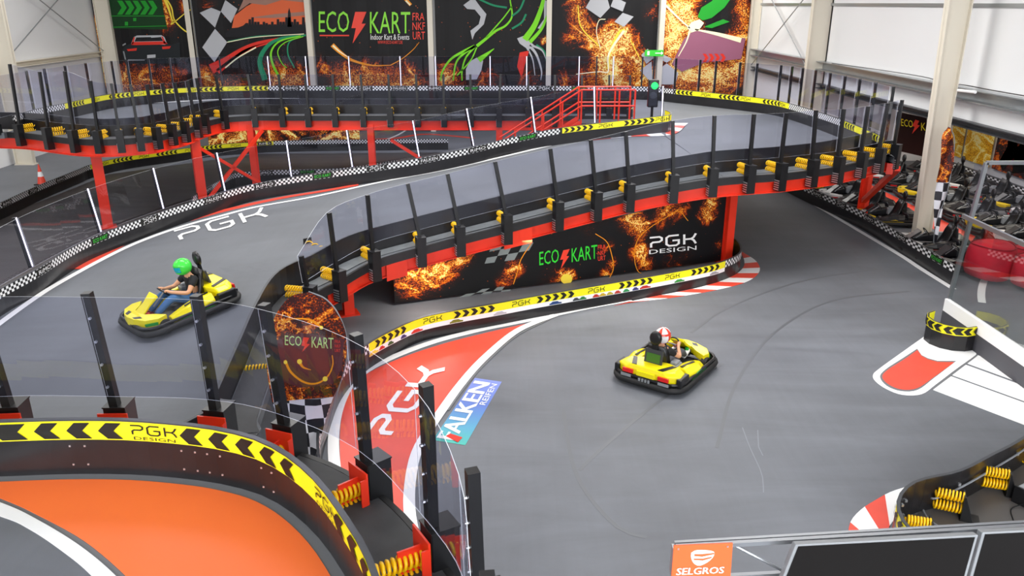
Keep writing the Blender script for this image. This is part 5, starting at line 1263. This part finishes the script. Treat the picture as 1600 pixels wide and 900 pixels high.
# ================================================================= karts
def kart_mesh(t, body, accent, seat=None, pod=None, nose=None):
    seat = seat or M_black; pod = pod or body; nose = nose or body
    B = lambda name, mb, mt, par=t, **kw: mb.build(name, mt, par, local=True, **kw)
    rr = []
    def rring(hw, y0, y1, r, z, n=5):
        out = []
        for cx_, cy_, a0 in ((hw - r, y1 - r, 0), (-(hw - r), y1 - r, PI / 2), (-(hw - r), y0 + r, PI), (hw - r, y0 + r, 1.5 * PI)):
            for i in range(n + 1): a = a0 + PI / 2 * i / n; out.append(Vector((cx_ + r * math.cos(a), cy_ + r * math.sin(a), z)))
        return out
    bp = B('bumper', MB().tube(rring(.66, -.88, .9, .28, .11), .06, 8, closed=True), M_tyre, smooth=True)
    B('bumper_rail', MB().tube(rring(.64, -.86, .88, .27, .2), .03, 8, closed=True), M_black, smooth=True)
    m = MB(); m.box((0, 0, .07), (.62, 1.4, .03)); B('floor_tray', m, M_dgrey)
    def wheel(x, y, r, w):
        o = B('wheel', MB().tube([(x - w / 2, y, r), (x - w * .45, y, r), (x + w * .45, y, r), (x + w / 2, y, r)], [r * .8, r, r, r * .8], 18), M_tyre, smooth=False)
        B('hub', MB().tube([(x - w / 2 - .004, y, r), (x + w / 2 + .004, y, r)], r * .45, 12), M_grey, o)
    for sx in (-1, 1): wheel(sx * .53, .52, .125, .12); wheel(sx * .53, -.55, .14, .18)
    # nose fairing
    out = [(-.52, .46), (-.56, .62), (-.44, .8), (-.2, .9), (0, .93), (.2, .9), (.44, .8), (.56, .62), (.52, .46), (.34, .56), (.18, .7), (0, .74), (-.18, .7), (-.34, .56)]
    m = MB(); m.prism([Vector((x, y, .15 + .04 * (1 - abs(x)))) for x, y in out], (0, -.02, .14)); B('nose_fairing', m, nose, bevel=.02)
    m = MB(); m.loft([[Vector((x * .19, .8, .24)), Vector((-x * .19, .8, .24)), Vector((-x * .17, .8, .2)), Vector((x * .17, .8, .2))] for x in (1,)] + [[Vector((.13, .55, .42)), Vector((-.13, .55, .42)), Vector((-.12, .53, .38)), Vector((.12, .53, .38))], [Vector((.15, .38, .56)), Vector((-.15, .38, .56)), Vector((-.15, .36, .5)), Vector((.15, .36, .5))]])
    B('steering_fairing', m, body, bevel=.015)
    m = MB(); m.box((0, .905, .17), (.3, .03, .08)); B('number_plate', m, M_black)
    nz = [c for c in t.children if c.name.startswith('nose_fairing')][-1]
    for sx in (-1, 1):
        m = MB(); m.prism([(sx * .1, .86, .315), (sx * .2, .86, .315), (sx * .4, .62, .3), (sx * .3, .6, .3)], (0, 0, .008)); B('black_stripe', m, M_black, nz)
        m = MB(); m.prism([(sx * .44, .8, .2), (sx * .56, .63, .2), (sx * .57, .63, .24), (sx * .45, .81, .24)], (0, 0, .02)); B('accent_stripe', m, accent, nz)
    m = MB(); m.box((0, .68, .2), (.34, .12, .1)); B('black_vent', m, M_black)
    for sx in (-1, 1):
        secs = []
        for y, xo, xi, zt in ((-.4, .6, .34, .36), (-.2, .64, .34, .36), (.1, .64, .36, .3), (.38, .56, .38, .22)):
            secs.append([Vector((sx * xi, y, .12)), Vector((sx * xo, y, .12)), Vector((sx * (xo + .01), y, zt * .7)), Vector((sx * (xo - .08), y, zt)), Vector((sx * xi, y, zt * .95))])
        o = B('side_pod', MB().loft(secs), pod, bevel=.02)
        m = MB(); m.prism([(sx * .42, -.36, .362), (sx * .47, -.36, .362), (sx * .5, .1, .3), (sx * .46, .1, .305)], (0, 0, .012)); B('black_stripe', m, M_black, o)
        m = MB(); m.box((sx * .6, -.62, .24), (.1, .34, .16)); B('mudguard', m, M_black, bevel=.02)
        m = MB(); m.prism([(sx * .655, -.38, .16), (sx * .655, .2, .15), (sx * .645, .34, .19), (sx * .655, -.1, .24)], (sx * .008, 0, 0)); B('side_stripe', m, accent, o)
    # rear body
    out = [(-.58, -.5), (-.6, -.72), (-.4, -.84), (.4, -.84), (.6, -.72), (.58, -.5), (.3, -.42), (-.3, -.42)]
    m = MB(); m.loft([[Vector((x, y, .2)) for x, y in out], [Vector((x, y, .33)) for x, y in out], [Vector((x * .8, y * .97, .4)) for x, y in out]]); B('rear_cover', m, body, bevel=.02)
    m = MB(); m.box((0, -.855, .27), (.34, .03, .1)); B('rear_panel', m, body)
    m = MB(); m.box((0, -.865, .215), (1.0, .03, .04)); B('rear_band', m, M_black)
    for sx in (-1, 1):
        m = MB(); m.box((sx * .34, -.855, .28), (.2, .035, .07)); B('tail_light', m, M_redpl)
        m = MB(); m.prism([(sx * .2, -.8, .401), (sx * .3, -.8, .401), (sx * .42, -.5, .401), (sx * .34, -.5, .401)], (0, 0, .008)); B('black_stripe', m, M_black)
        m = MB(); m.box((sx * .36, -.885, .2), (.2, .02, .05)); B('rear_reflector', m, M_grey)
    m = MB()
    for x in (-.09, -.03, .03, .09): m.box((x, -.9, .17), (.035, .02, .08))
    B('exhaust_grille', m, M_grey)
    # seat
    secs = []
    for y, z, w, d in ((.1, .1, .16, .03), (-.1, .09, .2, .05), (-.28, .12, .21, .08), (-.4, .3, .21, .1), (-.46, .5, .2, .1), (-.5, .68, .17, .06)):
        secs.append([Vector((-w, y + d, z + .06)), Vector((-w * .9, y, z)), Vector((0, y - .02, z - .02)), Vector((w * .9, y, z)), Vector((w, y + d, z + .06)), Vector((w * .8, y + .03, z + .03)), Vector((0, y + .015, z + .015)), Vector((-w * .8, y + .03, z + .03))])
    st_ = B('seat', MB().loft(secs), seat, smooth=True)
    m = MB(); m.box((0, -.56, .5), (.34, .03, .3), R=Matrix.Rotation(-.15, 3, 'X')); B('seat_back_panel', m, M_dgrey, st_)
    m = MB(); m.box((0, -.578, .5), (.26, .008, .16), R=Matrix.Rotation(-.15, 3, 'X')); B('seat_badge', m, mat('kart_badge', '3c6b1f', .5), st_)
    B('headrest', MB().loft([[Vector((x * k, -.52 + dy, .86 + z * k)) for x, z in [(.11 * math.cos(a), .13 * math.sin(a)) for a in [i * PI / 7 for i in range(14)]]] for k, dy in ((.7, -.05), (1, -.03), (1, .02), (.7, .04))]), M_black, smooth=True)
    m = MB(); m.box((0, -.53, .74), (.12, .03, .2)); B('headrest_stalk', m, M_black)
    # steering wheel
    c = Vector((0, .2, .5)); ax = Vector((0, -.8, .6)).normalized(); X = Vector((1, 0, 0)); Yv = ax.cross(X)
    sw = B('steering_wheel', MB().tube([c + X * (.13 * math.cos(a)) + Yv * (.12 * math.sin(a)) for a in [i * PI / 10 for i in range(20)]], .014, 6, closed=True), M_black, smooth=True)
    m = MB(); m.tube([c - X * .12, c + X * .12], .01, 6); m.tube([c, c - ax * .3], .014, 6); B('steering_column', m, M_grey, sw)
    m = MB(); m.box((.3, -.3, .28), (.16, .24, .2)); m.box((.3, -.3, .4), (.12, .18, .05)); B('motor', m, M_grey, bevel=.015)
    for sx, mt in ((-1, M_redpl), (1, M_dgreen)):
        B('pedal_cap', MB().tube([(sx * .12, .62, .22), (sx * .12, .6, .3)], .035, 10), mt)
SK = mat('skin_tone', 'd9a07c', .6)
def person(label, helmet_c, visor_c, shirt_c, trouser_c, shoe_c, parent_m, look=0.0, stripe=None):
    """seated driver in kart coordinates: body one surface, clothing over it"""
    t = thing('person', label, 'person')
    J = dict(pel=(0, -.26, .2), sp=(0, -.32, .38), ch=(0, -.33, .54), nk=(0, -.3, .66), hd=(0, -.25, .78), hdt=(0, -.24, .86))
    for s, n in ((-1, 'l'), (1, 'r')):
        J.update({n + 'sh': (s * .17, -.31, .59), n + 'el': (s * .29, -.1, .42), n + 'wr': (s * .15, .13, .5), n + 'pm': (s * .13, .19, .54), n + 'hp': (s * .1, -.22, .2), n + 'kn': (s * .18, .16, .42), n + 'an': (s * .13, .5, .2), n + 'to': (s * .13, .63, .24)})
        for i, (dx, dz) in enumerate(((-.03, .02), (-.012, .032), (.008, .034), (.026, .026))):
            J[n + 'f%d' % i] = (s * .13 + s * dx * .9, .215, .545 + dz * .6); J[n + 'g%d' % i] = (s * .13 + s * dx * .9, .225 + .004 * i, .525 + dz * .4)
        J[n + 't0'] = (s * .105, .18, .53); J[n + 't1'] = (s * .095, .2, .51)
    def skin(name, edges, rad, mt, root, par, sub=1):
        ns = sorted({a for e in edges for a in e}); ix = {a: i for i, a in enumerate(ns)}
        me = bpy.data.meshes.new(name); me.from_pydata([Vector(J[a]) for a in ns], [(ix[a], ix[b]) for a, b in edges], [])
        me.materials.append(mt); o = bpy.data.objects.new(name, me); col.objects.link(o); o.parent = par
        o.modifiers.new('skin', 'SKIN'); sv = me.skin_vertices[0].data if me.skin_vertices else None
        if sv is None:
            me.attributes  # the modifier creates the layer
        for a in ns:
            r = rad[a]; v = me.skin_vertices[0].data[ix[a]]; v.radius = r if isinstance(r, tuple) else (r, r); v.use_root = (a == root)
        sb = o.modifiers.new('sub', 'SUBSURF'); sb.levels = sb.render_levels = sub
        for p in me.polygons: p.use_smooth = True
        o.modifiers['skin'].use_smooth_shade = True
        return o
    body = [('pel', 'sp'), ('sp', 'ch'), ('ch', 'nk'), ('nk', 'hd'), ('hd', 'hdt')]
    R = dict(pel=(.13, .11), sp=(.12, .1), ch=(.14, .11), nk=.055, hd=.085, hdt=.07)
    for n in 'lr':
        body += [('ch', n + 'sh'), (n + 'sh', n + 'el'), (n + 'el', n + 'wr'), (n + 'wr', n + 'pm'), ('pel', n + 'hp'), (n + 'hp', n + 'kn'), (n + 'kn', n + 'an'), (n + 'an', n + 'to')]
        R.update({n + 'sh': .06, n + 'el': .042, n + 'wr': .028, n + 'pm': (.036, .02), n + 'hp': .085, n + 'kn': .06, n + 'an': .04, n + 'to': .035})
        for i in range(4): body += [(n + 'pm', n + 'f%d' % i), (n + 'f%d' % i, n + 'g%d' % i)]; R[n + 'f%d' % i] = .009; R[n + 'g%d' % i] = .008
        body += [(n + 'pm', n + 't0'), (n + 't0', n + 't1')]; R[n + 't0'] = .011; R[n + 't1'] = .009
    skin('body', body, R, SK, 'pel', t)
    J['lup'] = tuple(Vector(J['lsh']).lerp(Vector(J['lel']), .6)); J['rup'] = tuple(Vector(J['rsh']).lerp(Vector(J['rel']), .6))
    skin('shirt', [('pel', 'sp'), ('sp', 'ch'), ('ch', 'lsh'), ('ch', 'rsh'), ('lsh', 'lup'), ('rsh', 'rup')], dict(pel=(.15, .13), sp=(.14, .12), ch=(.16, .13), lsh=.078, rsh=.078, lup=.066, rup=.066), mat(shirt_c + '_shirt', shirt_c, .8), 'ch', t)
    skin('trousers', [('pel', 'lhp'), ('lhp', 'lkn'), ('lkn', 'lan'), ('pel', 'rhp'), ('rhp', 'rkn'), ('rkn', 'ran')], dict(pel=.13, lhp=.105, rhp=.105, lkn=.078, rkn=.078, lan=.055, ran=.055), mat(trouser_c + '_trousers', trouser_c, .8), 'pel', t)
    for n in 'lr':
        a, b = Vector(J[n + 'an']), Vector(J[n + 'to']); d = (b - a).normalized()
        MB().loft([[a - d * .06 + Vector((x * .04, 0, z * .045)) for x, z in SQ8], [a + d * .05 + Vector((x * .046, 0, z * .05)) for x, z in SQ8], [b + Vector((x * .045, 0, z * .035)) for x, z in SQ8], [b + d * .05 + Vector((x * .025, 0, z * .015)) for x, z in SQ8]]).build('shoe', mat(shoe_c + '_shoe', shoe_c, .6), t, local=True, smooth=True)
    # face: nose, then helmet with open front and visor
    hc = Vector(J['hd']) + Vector((0, .01, .03))
    hr = .145; secs = []; nseg = 20
    for i in range(13):
        th = PI * (.02 + .96 * i / 12); z = math.cos(th); rr_ = math.sin(th)
        secs.append([hc + Vector((hr * .9 * rr_ * math.cos(a), hr * 1.05 * rr_ * math.sin(a), hr * z * (1 if z > 0 else .95))) for a in [2 * PI * j / nseg for j in range(nseg)]])
    m = MB(); n = nseg; vs = [p for q in secs for p in q]; fs = []; mi = []
    for i in range(12):
        for j in range(n):
            a = (j + .5) / n * 2 * PI; front = abs(a - PI / 2) < .95
            if front and 5 <= i <= 7: continue
            fs.append((i * n + j, i * n + (j + 1) % n, (i + 1) * n + (j + 1) % n, (i + 1) * n + j)); mi.append(1 if stripe and (abs(math.sin(a * 2)) < .35 or i in (4, 9)) else 0)
    fs.append(tuple(range(n)))
    mi.append(0); m.add(vs, fs); m.m = mi
    he = m.build('helmet', [mat('helmet_' + helmet_c, helmet_c, .2), mat('helmet_' + (stripe or helmet_c), stripe or helmet_c, .2)], t, local=True, smooth=True)
    md = he.modifiers.new('thick', 'SOLIDIFY'); md.thickness = .012; md.offset = 1
    vs = []; k = 9
    for i in range(k):
        a = PI / 2 - 1.05 + 2.1 * i / (k - 1)
        for th in (PI * .40, PI * .5, PI * .64): vs.append(hc + Vector((hr * .94 * math.sin(th) * math.cos(a), hr * 1.09 * math.sin(th) * math.sin(a), hr * math.cos(th))))
    fs = [(i * 3 + j, i * 3 + j + 1, i * 3 + j + 4, i * 3 + j + 3) for i in range(k - 1) for j in range(2)]
    v = MB().add(vs, fs).build('visor', mat('visor_' + visor_c, visor_c, .1), he, local=True, smooth=True)
    MB().loft([[hc + Vector((x * .012, .105, z * .012 - .02)) for x, z in SQ8], [hc + Vector((x * .01, .125, z * .012 - .03)) for x, z in SQ8]]).build('nose', SK, t, local=True)
    t.matrix_world = parent_m
    return t
SQ8 = [(math.cos(i * PI / 4), math.sin(i * PI / 4)) for i in range(8)]
def place_m(p, head, n=Vector((0, 0, 1)), sc=1.0):
    f = Vector(head).normalized(); n = n.normalized(); x = f.cross(n).normalized(); f = n.cross(x)
    M = Matrix((x, f, n)).transposed().to_4x4(); return Matrix.Translation(p) @ M @ Matrix.Scale(sc, 4)
k1 = thing('racing_kart', 'yellow kart heading down the slope at left with green-helmeted driver', 'kart')
kart_mesh(k1, M_kart, M_dgreen)
pc = G(286, 490); ex = .3
nx = -(g(pc.x + ex, pc.y) - g(pc.x - ex, pc.y)) / (2 * ex); ny = -(g(pc.x, pc.y + ex) - g(pc.x, pc.y - ex)) / (2 * ex)
M1 = place_m(pc + Vector((0, 0, .012)), (-1.25, -1.25, 0), Vector((nx, ny, 1)), 1.06); k1.matrix_world = M1
person('person in green helmet, black shirt and jeans driving the left kart', '49e04b', '0fa6b8', '18181b', '3f6a9c', 'a32a2a', M1)
k2 = thing('racing_kart', 'yellow kart seen from behind on the grey floor right of centre', 'kart')
kart_mesh(k2, M_kart, M_dgreen)
M2 = place_m(Vector((2.98, 13.3, 0)), (.82, 1.1, 0), Vector((0, 0, 1)), 1.0); k2.matrix_world = M2
person('person in white and red helmet and black shirt driving the middle kart', 'f0eeee', 'c8d0d8', '151517', '4a4d54', 'e8e8e8', M2, stripe='e0402c')

# parked karts in the bay
kp = thing('parked_kart', 'x', 'kart')
MK = mat('kart_black_body', '1c1c1f', .3)
kart_mesh(kp, MK, M_redpl)
kq = thing('parked_kart', 'x', 'kart')
kart_mesh(kq, MK, mat('kart_yellow_trim', 'd9b916', .35), pod=MK, nose=MATS['kart_yellow_trim'])
kw = thing('parked_kart', 'x', 'kart')
kart_mesh(kw, MK, M_redpl, nose=mat('kart_white_trim', 'd0d0d0', .35))
used = set()
rows = []
for r, x in enumerate((11.9, 14.6, 15.6, 12.5)):
    pass
for ix, x in enumerate((11.75, 14.65, 17.0 - .3)):
    for iy in range(12):
        y = 16.6 + iy * 1.45 + (.3 if ix == 1 else 0)
        if ix == 0 and (abs(y - 22.3) < 1.0 or 17.2 < y < 19.4 or y < 17.2): continue
        if y > 32.5: continue
        rows.append((x, y, ix, iy))
side = {0: 'in the row right behind the checkered barrier', 1: 'in the middle row of the kart bay', 2: 'in the back row before the flame banners'}
for i, (x, y, ix, iy) in enumerate(rows):
    kind = (i * 2 + ix) % 3; src = (kp, kq, kw)[kind]
    if kind in used: o = copy_tree(src)
    else: o = src; used.add(kind)
    o.location = (x, y, .008); o.rotation_euler = (0, 0, math.radians(90 + random.uniform(-9, 9) + (0 if ix != 1 else 0)))
    o['label'] = '%s parked kart %s' % (('all-black', 'yellow-nosed', 'white-nosed')[kind], side[ix]); o['group'] = '%s karts parked %s' % (('all-black', 'yellow-nosed', 'white-nosed')[kind], side[ix]); o['category'] = 'kart'
